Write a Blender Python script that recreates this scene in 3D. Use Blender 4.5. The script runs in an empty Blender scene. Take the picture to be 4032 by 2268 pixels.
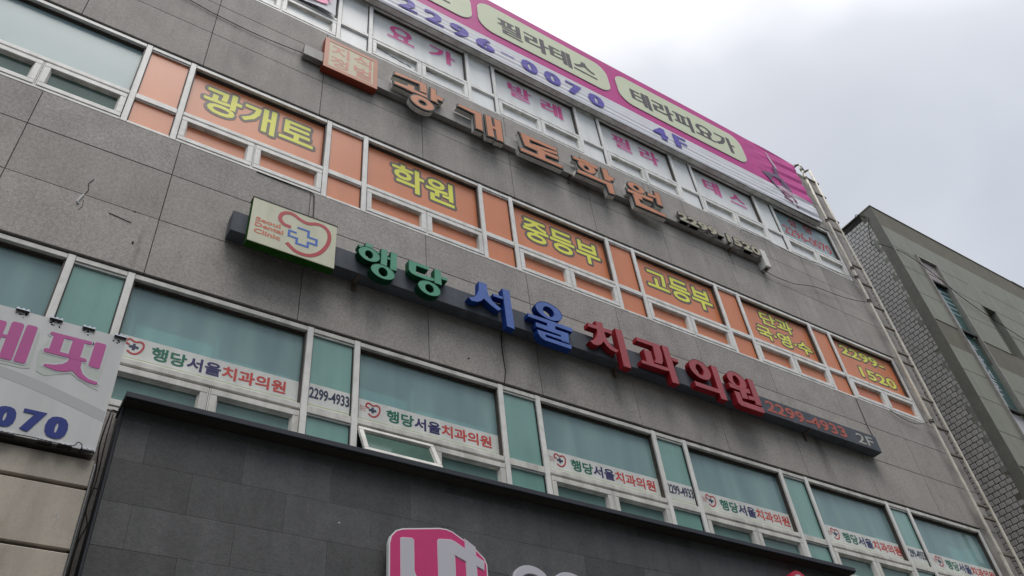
import bpy, bmesh, math, random
from mathutils import Vector, Matrix

# ---------------------------------------------------------------- camera, world, sun, exposure
SC = bpy.context.scene
COL = SC.collection
RND = random.Random(7)

yaw, pit, rol, FPX = 0.64925823, 0.74680043, -0.12519747, 3326.92
cy_, sy_, cp_, sp_ = math.cos(yaw), math.sin(yaw), math.cos(pit), math.sin(pit)
fwd = Vector((sy_*cp_, cy_*cp_, sp_)); rgt = Vector((cy_, -sy_, 0)); upv = rgt.cross(fwd)
cr_, sr_ = math.cos(rol), math.sin(rol)
rgt, upv = cr_*rgt + sr_*upv, -sr_*rgt + cr_*upv
cam_d = bpy.data.cameras.new('camera'); cam = bpy.data.objects.new('camera', cam_d); COL.objects.link(cam)
cam.matrix_world = Matrix(((rgt.x, upv.x, -fwd.x, 0), (rgt.y, upv.y, -fwd.y, -6.3), (rgt.z, upv.z, -fwd.z, 1.6), (0, 0, 0, 1)))
cam_d.sensor_width = 36; cam_d.lens = FPX/4032*36; cam_d.clip_start = .05; cam_d.clip_end = 2000
SC.camera = cam

SUN_EL, SUN_AZ = math.radians(70), math.radians(-10)      # azimuth measured from -Y towards +X
world = bpy.data.worlds.new('World'); SC.world = world; world.use_nodes = True
nt = world.node_tree; nt.nodes.clear()
def wn(t, **k):
    n = nt.nodes.new(t)
    for a, b in k.items(): setattr(n, a, b)
    return n
out = wn('ShaderNodeOutputWorld'); addn = wn('ShaderNodeAddShader')
skyt = wn('ShaderNodeTexSky', sky_type='NISHITA', sun_disc=False, sun_elevation=SUN_EL, sun_rotation=math.pi + SUN_AZ)
bg1 = wn('ShaderNodeBackground'); bg1.inputs[1].default_value = .05
bg2 = wn('ShaderNodeBackground'); bg2.inputs[1].default_value = .665
tc = wn('ShaderNodeTexCoord')
mp = wn('ShaderNodeMapping'); mp.inputs['Scale'].default_value = (1, 1, 1.6)
n1 = wn('ShaderNodeTexNoise'); n1.inputs['Scale'].default_value = 2.1; n1.inputs['Detail'].default_value = 4; n1.inputs['Roughness'].default_value = .45; n1.inputs['Distortion'].default_value = .25
# broad brightness: cloud thins out towards one side of the sky
dotn = wn('ShaderNodeVectorMath', operation='DOT_PRODUCT'); dotn.inputs[1].default_value = Vector((.10, .50, .86)).normalized()
mr = wn('ShaderNodeMapRange'); mr.inputs[1].default_value = .80; mr.inputs[2].default_value = 1.0; mr.inputs[3].default_value = 0; mr.inputs[4].default_value = .30
mrn = wn('ShaderNodeMapRange'); mrn.inputs[1].default_value = .37; mrn.inputs[2].default_value = .66; mrn.inputs[3].default_value = 0; mrn.inputs[4].default_value = .70
ad = wn('ShaderNodeMath', operation='ADD')
rp = wn('ShaderNodeValToRGB'); rp.color_ramp.elements[0].position = 0; rp.color_ramp.elements[0].color = (.560, .548, .518, 1)
rp.color_ramp.elements[1].position = .85; rp.color_ramp.elements[1].color = (1.12, 1.09, 1.03, 1)
e = rp.color_ramp.elements.new(.35); e.color = (.685, .668, .632, 1)
L = nt.links.new
L(tc.outputs['Generated'], mp.inputs[0]); L(mp.outputs[0], n1.inputs['Vector'])
L(tc.outputs['Generated'], dotn.inputs[0]); L(dotn.outputs['Value'], mr.inputs[0]); L(n1.outputs['Fac'], mrn.inputs[0])
L(mr.outputs[0], ad.inputs[0]); L(mrn.outputs[0], ad.inputs[1]); L(ad.outputs[0], rp.inputs[0]); 
sep = wn('ShaderNodeSeparateXYZ'); L(tc.outputs['Generated'], sep.inputs[0])
ov = wn('ShaderNodeMapRange'); ov.inputs[1].default_value = 0; ov.inputs[2].default_value = 1.0; ov.inputs[3].default_value = .40; ov.inputs[4].default_value = 1.24; L(sep.outputs[2], ov.inputs[0])
vm = wn('ShaderNodeVectorMath', operation='SCALE'); L(rp.outputs[0], vm.inputs[0]); L(ov.outputs[0], vm.inputs['Scale']); L(vm.outputs[0], bg2.inputs[0])
L(skyt.outputs[0], bg1.inputs[0]); L(bg1.outputs[0], addn.inputs[0]); L(bg2.outputs[0], addn.inputs[1]); L(addn.outputs[0], out.inputs[0])

sun_d = bpy.data.lights.new('sun', 'SUN'); sun_d.energy = 1.5; sun_d.angle = math.radians(32); sun_d.color = (1, .97, .92)
sun = bpy.data.objects.new('sun', sun_d); COL.objects.link(sun)
sd = Vector((math.sin(SUN_AZ)*math.cos(SUN_EL), -math.cos(SUN_AZ)*math.cos(SUN_EL), math.sin(SUN_EL)))
sun.rotation_euler = sd.to_track_quat('Z', 'Y').to_euler()
SC.view_settings.view_transform = 'Standard'; SC.view_settings.look = 'None'
SC.view_settings.exposure = .5; SC.view_settings.gamma = 1; SC.view_settings.use_curve_mapping = False

# ---------------------------------------------------------------- materials
def mat(name, col, rough=.6, metal=0., spec=.3, noise=0., nscale=6., speck=0., streak=0., bump=0., bscale=60., dirt=None, coat=0., objvar=0., runs=()):
    m = bpy.data.materials.new(name); m.use_nodes = True; t = m.node_tree; b = t.nodes['Principled BSDF']
    b.inputs['Roughness'].default_value = rough; b.inputs['Metallic'].default_value = metal
    b.inputs['Specular IOR Level'].default_value = spec; b.inputs['Coat Weight'].default_value = coat; b.inputs['Coat Roughness'].default_value = .06
    N = t.nodes.new; K = t.links.new
    co = N('ShaderNodeNewGeometry').outputs['Position']
    cur = N('ShaderNodeRGB'); cur.outputs[0].default_value = (*col, 1); cur = cur.outputs[0]
    def mul(cur, fac):
        x = N('ShaderNodeVectorMath'); x.operation = 'SCALE'; K(cur, x.inputs[0]); K(fac, x.inputs['Scale']); return x.outputs[0]
    def rng(v, a, bb, lo, hi):
        r = N('ShaderNodeMapRange'); r.inputs[1].default_value = a; r.inputs[2].default_value = bb; r.inputs[3].default_value = lo; r.inputs[4].default_value = hi; K(v, r.inputs[0]); return r.outputs[0]
    def tex(scale, det=4, stretch=None, rgh=.55):
        n = N('ShaderNodeTexNoise'); n.inputs['Scale'].default_value = scale; n.inputs['Detail'].default_value = det; n.inputs['Roughness'].default_value = rgh
        if stretch:
            mm = N('ShaderNodeMapping'); mm.inputs['Scale'].default_value = stretch; K(co, mm.inputs[0]); K(mm.outputs[0], n.inputs['Vector'])
        else: K(co, n.inputs['Vector'])
        return n.outputs['Fac']
    if objvar:
        oi = N('ShaderNodeObjectInfo'); cur = mul(cur, rng(oi.outputs['Random'], 0, 1, 1-objvar, 1+objvar))
    if noise: cur = mul(cur, rng(tex(nscale), .3, .7, 1-noise, 1+noise))
    if speck:
        cur = mul(cur, rng(tex(75, 2, (1, 1, 1.6)), .34, .66, 1-speck, 1+speck))
        cur = mul(cur, rng(tex(28, 3), .36, .64, 1-speck*.5, 1+speck*.5))
    if streak: cur = mul(cur, rng(tex(3.2, 5, (1.6, 1.6, .16)), .38, .66, 1+streak*.4, 1-streak))
    if dirt:
        f = rng(tex(4.5, 6, (1, 1, .5), .65), .54, .72, 0, dirt[1])
        mx = N('ShaderNodeMix'); mx.data_type = 'RGBA'; K(f, mx.inputs[0]); K(cur, mx.inputs[6]); mx.inputs[7].default_value = (*dirt[0], 1); cur = mx.outputs[2]
    for (sx, hw, zt, ln, st_) in runs:
        sp_n = N('ShaderNodeSeparateXYZ'); K(co, sp_n.inputs[0])
        def mth(op, a_, b_=None, clamp=False):
            q_ = N('ShaderNodeMath'); q_.operation = op; q_.use_clamp = clamp
            for i_, v_ in enumerate((a_, b_)):
                if v_ is None: continue
                if isinstance(v_, (int, float)): q_.inputs[i_].default_value = v_
                else: K(v_, q_.inputs[i_])
            return q_.outputs[0]
        wob = mth('MULTIPLY', mth('SUBTRACT', tex(9, 3, (.2, .2, 1)), .5), .10)
        dxn = mth('ABSOLUTE', mth('ADD', mth('SUBTRACT', sp_n.outputs[0], sx), wob))
        fx = mth('SUBTRACT', 1.0, mth('DIVIDE', dxn, hw), True); fz = mth('SUBTRACT', 1.0, mth('DIVIDE', mth('ABSOLUTE', mth('SUBTRACT', zt, sp_n.outputs[2])), ln), True)
        k_ = mth('MULTIPLY', mth('MULTIPLY', fx, mth('POWER', fz, .5)), st_)
        cur = mul(cur, mth('SUBTRACT', 1.0, k_))
    K(cur, b.inputs['Base Color'])
    if bump:
        bn = N('ShaderNodeBump'); bn.inputs['Strength'].default_value = bump; bn.inputs['Distance'].default_value = .004
        K(tex(bscale, 3), bn.inputs['Height']); K(bn.outputs[0], b.inputs['Normal'])
    return m

M = {}
M['stone'] = mat('granite panels', (.398, .372, .345), .75, noise=.10, nscale=1.6, speck=.22, streak=.06, bump=.35, objvar=.07, dirt=((.17, .16, .15), .35), runs=((10.05, .13, 7.95, .70, .45), (6.22, .09, 7.95, .45, .3), (2.63, .10, 7.95, .4, .4), (4.55, .05, 7.9, .6, .35), (.45, .04, 7.62, .3, .3)))
M['stone_grey'] = mat('weathered granite panels', (.372, .347, .328), .75, noise=.13, nscale=2.6, speck=.26, streak=.05, bump=.35, objvar=.07, dirt=((.42, .41, .42), .30))
M['stone_up'] = mat('upper granite panels', (.372, .346, .320), .75, noise=.12, nscale=1.8, speck=.18, streak=.09, bump=.3, objvar=.07, dirt=((.15, .14, .125), .30), runs=((6.15, .08, 11.8, .5, .4), (9.64, .07, 11.8, .5, .4), (10.9, .05, 12.7, 1.0, .3), (11.9, .06, 12.7, 1.2, .3), (12.5, .05, 12.7, .9, .35), (8.8, .04, 12.7, .7, .25), (7.9, .05, 12.7, .5, .3)))
M['joint'] = mat('dark joint', (.05, .047, .042), .9)
M['core'] = mat('concrete core', (.10, .095, .09), .9)
M['alu'] = mat('aluminium frame', (.84, .83, .80), .42, noise=.08, nscale=9, streak=.14, dirt=((.33, .31, .27), .35), spec=.4)
M['alu_dirty'] = mat('weathered aluminium', (.72, .705, .66), .5, noise=.10, nscale=7, streak=.2, dirt=((.28, .25, .20), .5), spec=.35)
M['gasket'] = mat('dark gasket', (.035, .033, .03), .6)
M['track'] = mat('brown head track', (.085, .072, .064), .55, noise=.15, nscale=14)
M['teal'] = mat('teal backed glass', (.215, .415, .370), .10, noise=.07, nscale=2.2, streak=.10, spec=.6)
M['teal_sash'] = mat('teal sash glass', (.165, .285, .265), .12, noise=.12, nscale=2.4, streak=.10, spec=.35)
M['pale_glass'] = mat('pale frosted glass', (.255, .375, .390), .3, noise=.07, nscale=1.6, spec=.6)
M['green_glass'] = mat('green sash glass', (.085, .150, .125), .08, noise=.2, nscale=3, spec=.6)
M['orange'] = mat('orange vinyl film', (.70, .222, .085), .4, noise=.03, nscale=2, streak=.05, spec=.55)
M['orange_dark_refl'] = mat('orange film dark reflection', (.66, .165, .045), .35, noise=.05, nscale=2, spec=.5)  # same orange film; missing sky reflection is put into the deeper colour
M['grey_film'] = mat('pale grey film', (.86, .875, .865), .4, noise=.04, nscale=2, streak=.08, spec=.5)
M['blue_film'] = mat('blue grey film', (.33, .43, .455), .3, noise=.18, nscale=1.8, spec=.5)
M['white_film'] = mat('white film', (.74, .76, .73), .4, noise=.05, nscale=4, streak=.12, dirt=((.42, .44, .36), .35))
M['film_line'] = mat('lime edge line', (.42, .52, .12), .4)
M['yellow'] = mat('yellow vinyl', (.88, .87, .11), .4, streak=.06)
M['shade'] = mat('grey vinyl outline', (.155, .130, .115), .4)
M['pink'] = mat('pink vinyl', (.84, .13, .36), .4, streak=.12)
M['lilac'] = mat('lilac vinyl halo', (.76, .68, .84), .4)
M['red_vinyl'] = mat('red vinyl', (.52, .06, .07), .4)
M['green_v'] = mat('green vinyl', (.02, .17, .11), .4); M['blue_v'] = mat('blue vinyl', (.035, .035, .14), .4); M['red_v'] = mat('coral vinyl', (.62, .085, .07), .4)
M['navy_v'] = mat('navy vinyl', (.045, .055, .11), .4)
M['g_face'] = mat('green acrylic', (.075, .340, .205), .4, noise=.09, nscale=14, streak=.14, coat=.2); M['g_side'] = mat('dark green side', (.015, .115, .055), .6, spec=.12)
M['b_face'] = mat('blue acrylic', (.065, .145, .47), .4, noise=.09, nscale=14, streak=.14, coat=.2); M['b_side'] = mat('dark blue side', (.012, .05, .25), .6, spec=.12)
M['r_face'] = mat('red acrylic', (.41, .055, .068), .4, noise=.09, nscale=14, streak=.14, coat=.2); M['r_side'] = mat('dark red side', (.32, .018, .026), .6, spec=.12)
M['bar'] = mat('slate painted metal', (.105, .118, .138), .65, spec=.12, noise=.14, nscale=5, streak=.12, metal=.0)
M['board'] = mat('cream sign face', (.66, .665, .50), .4, noise=.04, nscale=5, streak=.10, dirt=((.38, .36, .22), .30))
M['board_green'] = mat('green sign housing', (.020, .085, .008), .7, spec=.1, noise=.25, nscale=12)
M['logo_red'] = mat('logo red', (.50, .055, .065), .4); M['logo_blue'] = mat('logo blue', (.045, .15, .55), .4); M['sdc'] = mat('sign text red', (.66, .19, .11), .4)
M['phone_red'] = mat('faded red digits', (.46, .11, .08), .5, noise=.1, nscale=25); M['phone_white'] = mat('grey digits', (.42, .44, .38), .5)
M['obar'] = mat('galvanised bar', (.33, .315, .295), .5, noise=.12, nscale=5, streak=.22)
M['o_face'] = mat('orange acrylic', (.64, .245, .115), .4, noise=.06, nscale=9, streak=.12); M['o_edge'] = mat('letter grey rim', (.095, .088, .080), .5)
M['o_black'] = mat('letter black return', (.012, .012, .012), .4); M['o_side'] = mat('letter tin side', (.72, .71, .67), .45, noise=.1, nscale=12, dirt=((.22, .19, .15), .4))
M['gold'] = mat('cream digit face', (.46, .43, .30), .45)
M['seal_face'] = mat('seal face', (.62, .55, .38), .45, noise=.05, nscale=14, streak=.08); M['seal_frame'] = mat('terracotta frame', (.56, .22, .13), .45, noise=.06); M['seal_side'] = mat('seal housing red', (.30, .045, .022), .5)
M['seal_text'] = mat('seal lettering', (.60, .20, .13), .4)
M['magenta'] = mat('magenta banner', (.56, .030, .26), .5, noise=.08, nscale=2.5, streak=.05)
M['pill'] = mat('cream banner print', (.66, .70, .50), .5, noise=.03, nscale=3); M['pill_line'] = mat('banner pale line', (.78, .74, .66), .5)
M['btext'] = mat('charcoal print', (.085, .072, .080), .5); M['purple'] = mat('purple print', (.095, .065, .42), .5, noise=.12, nscale=9)
M['bwhite'] = mat('white banner cloth', (.72, .72, .76), .55, noise=.07, nscale=2.5)
M['skin'] = mat('dancer pale print', (.62, .42, .52), .5); M['dancer'] = mat('dancer dark print', (.12, .07, .14), .5); M['maroon'] = mat('dancer maroon print', (.22, .04, .11), .5)
M['fascia'] = mat('charcoal fascia tile', (.104, .105, .108), .5, noise=.10, nscale=5, speck=.14, objvar=.17, bump=.3, streak=.12)
M['fascia_cap'] = mat('slate cap', (.060, .066, .080), .6, spec=.15, noise=.1)
M['logo_mag'] = mat('magenta logo panel', (.70, .070, .235), .35, noise=.04, coat=.3); M['logo_rim'] = mat('polished rim', (.86, .87, .88), .2)
M['logo_white'] = mat('white acrylic', (.62, .61, .68), .35); M['logo_edge'] = mat('logo pale edge', (.82, .68, .78), .35)
M['chan_side'] = mat('channel side', (.12, .12, .13), .5)
M['disc'] = mat('red disc', (.55, .03, .07), .35, coat=.3)
M['lb'] = mat('lightbox sheet', (.64, .65, .65), .42, noise=.03, nscale=3, streak=.07); M['lb_green'] = mat('pale green print', (.535, .585, .545), .42); M['lb_band'] = mat('grey swoosh print', (.485, .505, .505), .42)
M['lb_pink'] = mat('plum print', (.52, .10, .33), .42, noise=.05, nscale=5); M['lb_halo'] = mat('white print halo', (.62, .63, .65), .42); M['lb_blue'] = mat('blue print', (.02, .04, .24), .42)
M['lb_side'] = mat('lightbox housing', (.16, .15, .14), .5, noise=.2, nscale=10)
M['chrome'] = mat('chrome clip', (.75, .75, .78), .15, metal=1.)
M['clad'] = mat('beige cladding', (.52, .465, .395), .6, noise=.07, nscale=2, streak=.20, dirt=((.22, .17, .11), .35), speck=.05)
M['wire'] = mat('black wire', (.015, .014, .013), .6); M['rust'] = mat('rusty steel', (.16, .12, .09), .7, noise=.3, nscale=20)
M['ladder'] = mat('weathered white ladder paint', (.72, .68, .59), .5, noise=.12, nscale=12, dirt=((.26, .19, .12), .5)); M['rung'] = mat('rusty rung', (.20, .17, .14), .7, noise=.25, nscale=20)
M['plaster'] = mat('grey green plaster', (.285, .288, .245), .85, noise=.07, nscale=1.6, speck=.06, streak=.08, bump=.3, bscale=40)
M['olive'] = mat('olive plaster band', (.175, .165, .130), .85, noise=.10, nscale=2.5, bump=.3, bscale=40)
M['rough_plaster'] = mat('rough grey plaster', (.215, .208, .180), .9, noise=.10, nscale=3, speck=.1, bump=.7, bscale=35)
M['tile'] = mat('glazed wall tile', (.56, .535, .51), .4, noise=.08, objvar=.08, nscale=10); M['grout'] = mat('dark grout', (.045, .04, .036), .9)
M['b_glass'] = mat('dark teal glass', (.055, .115, .115), .06, noise=.25, nscale=2.5, spec=.7); M['b_frame'] = mat('weathered window frame', (.34, .32, .29), .5, noise=.15, nscale=8)
M['louvre'] = mat('grey louvre board', (.36, .32, .31), .6, noise=.12, nscale=9); M['b_panel'] = mat('white glazing panel', (.55, .55, .58), .4)
M['sky_print'] = mat('pale blue window print', (.26, .38, .42), .4, noise=.15)
M['asphalt'] = mat('asphalt', (.045, .045, .045), .9, noise=.2, nscale=2, speck=.15); M['paving'] = mat('paving', (.12, .115, .11), .85, noise=.12, nscale=3); M['kerb'] = mat('kerb stone', (.30, .29, .28), .8)
M['paint'] = mat('road paint', (.72, .72, .70), .7)
M['interior'] = mat('interior wall', (.22, .25, .26), .9); M['blind'] = mat('pale roller blind', (.72, .92, .88), .8)
M['mould'] = mat('dark peeling edge', (.02, .018, .016), .9)

def glass_mat():
    m = bpy.data.materials.new('clear tinted glass'); m.use_nodes = True; t = m.node_tree; b = t.nodes['Principled BSDF']
    o = [n for n in t.nodes if n.type == 'OUTPUT_MATERIAL'][0]
    tr = t.nodes.new('ShaderNodeBsdfTransparent'); tr.inputs[0].default_value = (.78, .93, .93, 1)
    mx = t.nodes.new('ShaderNodeMixShader'); mx.inputs[0].default_value = .45
    b.inputs['Base Color'].default_value = (.09, .155, .175, 1); b.inputs['Roughness'].default_value = .05; b.inputs['Specular IOR Level'].default_value = .7
    g = t.nodes.new('ShaderNodeNewGeometry'); mm = t.nodes.new('ShaderNodeMapping'); mm.inputs['Scale'].default_value = (2.2, 1, .35)
    n = t.nodes.new('ShaderNodeTexNoise'); n.inputs['Scale'].default_value = 1.3; n.inputs['Detail'].default_value = 2.5
    r = t.nodes.new('ShaderNodeValToRGB'); r.color_ramp.elements[0].position = .36; r.color_ramp.elements[0].color = (.40, .58, .60, 1)
    r.color_ramp.elements[1].position = .68; r.color_ramp.elements[1].color = (.55, .78, .76, 1)
    K = t.links.new; K(g.outputs['Position'], mm.inputs[0]); K(mm.outputs[0], n.inputs['Vector']); K(n.outputs['Fac'], r.inputs[0]); K(r.outputs[0], b.inputs['Base Color'])
    K(tr.outputs[0], mx.inputs[1]); K(b.outputs[0], mx.inputs[2]); K(mx.outputs[0], o.inputs[0])
    return m
M['glass'] = glass_mat()

# ---------------------------------------------------------------- helpers
def obj(name, me, parent=None, **props):
    o = bpy.data.objects.new(name, me); COL.objects.link(o)
    if parent: o.parent = parent
    for k, v in props.items(): o[k] = v
    return o
def empty(name, label, cat, group=None):
    o = bpy.data.objects.new(name, None); COL.objects.link(o); o['label'] = label; o['category'] = cat
    if group: o['group'] = group
    return o
class MB:
    """collects boxes, prisms and tubes; build() links them as ONE mesh object. d is the distance in front of the main facade (y = -d)."""
    def __init__(s): s.v = []; s.f = []; s.m = []; s.mats = []
    def mi(s, m):
        if m not in s.mats: s.mats.append(m)
        return s.mats.index(m)
    def quadbox(s, x0, x1, z0, z1, d0, d1, m, ch=0.):
        i = len(s.v); k = s.mi(m)
        if ch <= 0:
            for y in (-d0, -d1):
                s.v += [(x0, y, z0), (x1, y, z0), (x1, y, z1), (x0, y, z1)]
            F = [(0, 1, 2, 3), (4, 7, 6, 5), (0, 4, 5, 1), (1, 5, 6, 2), (2, 6, 7, 3), (3, 7, 4, 0)]
            if d1 > d0: F = [tuple(reversed(f)) for f in F]
            F = [tuple(i+q for q in f) for f in F]
        else:   # chamfered front edge (front at d1)
            for y, c in ((-d0, 0), (-(d1-ch), 0), (-d1, ch)):
                s.v += [(x0+c, y, z0+c), (x1-c, y, z0+c), (x1-c, y, z1-c), (x0+c, y, z1-c)]
            F = [(3, 2, 1, 0), (8, 9, 10, 11)]
            for a in (0, 4):
                for q in range(4): F.append((a+q, a+(q+1) % 4, a+4+(q+1) % 4, a+4+q))
            F = [tuple(i+q for q in f) for f in F]
        s.f += F; s.m += [k]*len(F); return s
    def prism(s, pts, d0, d1, m, mside=None):
        """polygon pts (x, z) extruded from d0 to d1 (front)"""
        a = sum(pts[q][0]*pts[(q+1) % len(pts)][1]-pts[(q+1) % len(pts)][0]*pts[q][1] for q in range(len(pts)))
        if a < 0: pts = pts[::-1]
        n = len(pts); i = len(s.v)
        s.v += [(x, -d0, z) for x, z in pts] + [(x, -d1, z) for x, z in pts]
        s.f.append(tuple(i+n+q for q in range(n))); s.m.append(s.mi(m))
        s.f.append(tuple(i+q for q in reversed(range(n)))); s.m.append(s.mi(mside or m))
        k = s.mi(mside or m)
        for q in range(n):
            s.f.append((i+q, i+(q+1) % n, i+n+(q+1) % n, i+n+q)); s.m.append(k)
        return s
    def ring(s, o, h, d0, d1, m, mside=None, n=36):
        i = len(s.v); k = s.mi(m); k2 = s.mi(mside or m)
        for e_, d in ((o, d0), (o, d1), (h, d1), (h, d0)):
            s.v += [(e_[0]+e_[2]*math.cos(2*math.pi*q/n), -d, e_[1]+e_[3]*math.sin(2*math.pi*q/n)) for q in range(n)]
        for q in range(n):
            r = (q+1) % n
            s.f.append((i+q, i+r, i+n+r, i+n+q)); s.m.append(k2)
            s.f.append((i+n+q, i+n+r, i+2*n+r, i+2*n+q)); s.m.append(k)
            s.f.append((i+2*n+q, i+2*n+r, i+3*n+r, i+3*n+q)); s.m.append(k2)
        return s
    def tube(s, pts, r, m, n=6):
        pts = [Vector(p) for p in pts]; i0 = len(s.v); k = s.mi(m)
        for a, p in enumerate(pts):
            t = (pts[min(a+1, len(pts)-1)]-pts[max(a-1, 0)]).normalized()
            u = t.cross(Vector((0, 0, 1)) if abs(t.z) < .9 else Vector((1, 0, 0))).normalized(); w = t.cross(u)
            for q in range(n):
                an = 2*math.pi*q/n; s.v.append(tuple(p+r*(math.cos(an)*u+math.sin(an)*w)))
        for a in range(len(pts)-1):
            for q in range(n):
                b = i0+a*n; s.f.append((b+q, b+(q+1) % n, b+n+(q+1) % n, b+n+q)); s.m.append(k)
        s.f.append(tuple(i0+q for q in reversed(range(n)))); s.m.append(k)
        e_ = i0+(len(pts)-1)*n; s.f.append(tuple(e_+q for q in range(n))); s.m.append(k)
        return s
    def build(s, name, parent=None, smooth=False, **props):
        me = bpy.data.meshes.new(name); me.from_pydata(s.v, [], s.f)
        for m in s.mats: me.materials.append(M[m])
        me.polygons.foreach_set('material_index', s.m)
        if smooth: me.polygons.foreach_set('use_smooth', [True]*len(s.f))
        me.update(); return obj(name, me, parent, **props)
def offset_poly(pts, w):
    a = sum(pts[q][0]*pts[(q+1) % len(pts)][1]-pts[(q+1) % len(pts)][0]*pts[q][1] for q in range(len(pts)))
    if a < 0: pts = pts[::-1]
    n = len(pts); out_ = []
    for q in range(n):
        p0, p1, p2 = Vector(pts[q-1]), Vector(pts[q]), Vector(pts[(q+1) % n])
        e1 = (p1-p0).normalized(); e2 = (p2-p1).normalized()
        n1_, n2_ = Vector((e1.y, -e1.x)), Vector((e2.y, -e2.x)); b = (n1_+n2_)
        b = b.normalized() if b.length > 1e-4 else n1_
        out_.append(tuple(p1+b*(w/max(.55, b.dot(n1_)))))
    return out_
def stroke(mb, pts, w, d0, d1, m, closed=False):
    """thick polyline as one ribbon prism"""
    P = [Vector(p) for p in pts]; n = len(P); Lf = []; Rt = []
    for q in range(n):
        a = P[q-1] if q else (P[-1] if closed else P[0]); b = P[(q+1) % n] if (q < n-1 or closed) else P[q]
        t1 = (P[q]-a); t2 = (b-P[q]); t1 = t1.normalized() if t1.length > 1e-6 else t2.normalized(); t2 = t2.normalized() if t2.length > 1e-6 else t1
        m_ = (Vector((-t1.y, t1.x))+Vector((-t2.y, t2.x))).normalized(); s_ = w/2/max(.4, m_.dot(Vector((-t1.y, t1.x))))
        Lf.append(tuple(P[q]+m_*s_)); Rt.append(tuple(P[q]-m_*s_))
    for q in range(n-1 + (1 if closed else 0)):
        r = (q+1) % n; mb.prism([Lf[q], Lf[r], Rt[r], Rt[q]], d0, d1+.00004*(q % 2), m)
def smooth_path(pts, k=4):
    P = [Vector(p) for p in pts]; out_ = []
    for i in range(len(P)-1):
        a, b, c, d = P[max(i-1, 0)], P[i], P[i+1], P[min(i+2, len(P)-1)]
        for j in range(k):
            t = j/k; out_.append(.5*((2*b)+(c-a)*t+(2*a-5*b+4*c-d)*t*t+(3*b-a-3*c+d)*t**3))
    out_.append(P[-1]); return [tuple(p) for p in out_]

_fc = {}
def font_mesh(body, offset, extrude=.0, res=3):
    key = (body, round(offset, 4), extrude)
    if key in _fc: return _fc[key]
    c = bpy.data.curves.new('t', 'FONT'); c.body = body; c.offset = offset; c.extrude = extrude; c.resolution_u = res; c.align_x = 'LEFT'
    o = bpy.data.objects.new('t', c); COL.objects.link(o)
    dg = bpy.context.evaluated_depsgraph_get(); me = bpy.data.meshes.new_from_object(o.evaluated_get(dg))
    vs = [tuple(v.co) for v in me.vertices]; fs = [tuple(p.vertices) for p in me.polygons]
    bpy.data.objects.remove(o); bpy.data.curves.remove(c); bpy.data.meshes.remove(me)
    _fc[key] = (vs, fs); return _fc[key]
ADV = None
def lettering(name, body, m, parent, x0, x1, z0, z1, d, bold=.02, seg=None, thick=.0012, bold2=None, shear=0., label=None, rim=0., fat=0.):
    """flat lettering of text `body` fitted to the box x0..x1, z0..z1 at distance d in front of the facade.
    seg=(start, part) sets only a part of the text; bold2 builds the same lettering with another weight."""
    vs, fs = font_mesh(body, bold, .5)
    xs = [v[0] for v in vs]; ys = [v[1] for v in vs]
    sx = (x1-x0)/(max(xs)-min(xs)); sz = (z1-z0)/(max(ys)-min(ys)); ox, oy = min(xs), min(ys); shift = 0
    if bold2 is not None: vs, fs = font_mesh(body, bold2, .5)
    if seg:
        global ADV
        if ADV is None:
            a = font_mesh('행행', 0, .5)[0]; b = font_mesh('행', 0, .5)[0]; ADV = max(v[0] for v in a)-max(v[0] for v in b)
        vs, fs = font_mesh(seg[1], bold if bold2 is None else bold2, .5); shift = seg[0]*ADV
    P = [(x0+(v[0]+shift-ox)*sx + shear*(v[1]-oy)*sz, -(d+(v[2]+.5)*thick), z0+(v[1]-oy)*sz) for v in vs]
    if fat:      # heavier uprights only, as in poster lettering
        B0, F0 = P, fs; P, fs = [], []
        for q in range(7):
            i = len(P); P += [(x+fat*(q-3)/3, y-.00012*q, z) for x, y, z in B0]; fs = fs+[tuple(i+u for u in f) for f in F0]
    if rim:
        B0, F0 = P, fs; P, fs = [], []
        for q in range(14):
            a = 2*math.pi*q/14; i = len(P); P += [(x+rim*math.cos(a), y-.00007*q, z+rim*math.sin(a)) for x, y, z in B0]; fs = fs+[tuple(i+u for u in f) for f in F0]
    me = bpy.data.meshes.new(name); me.from_pydata(P, [], fs); me.materials.append(M[m]); me.update()
    o = obj(name, me, parent)
    if label: o['label'] = label
    return o
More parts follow.
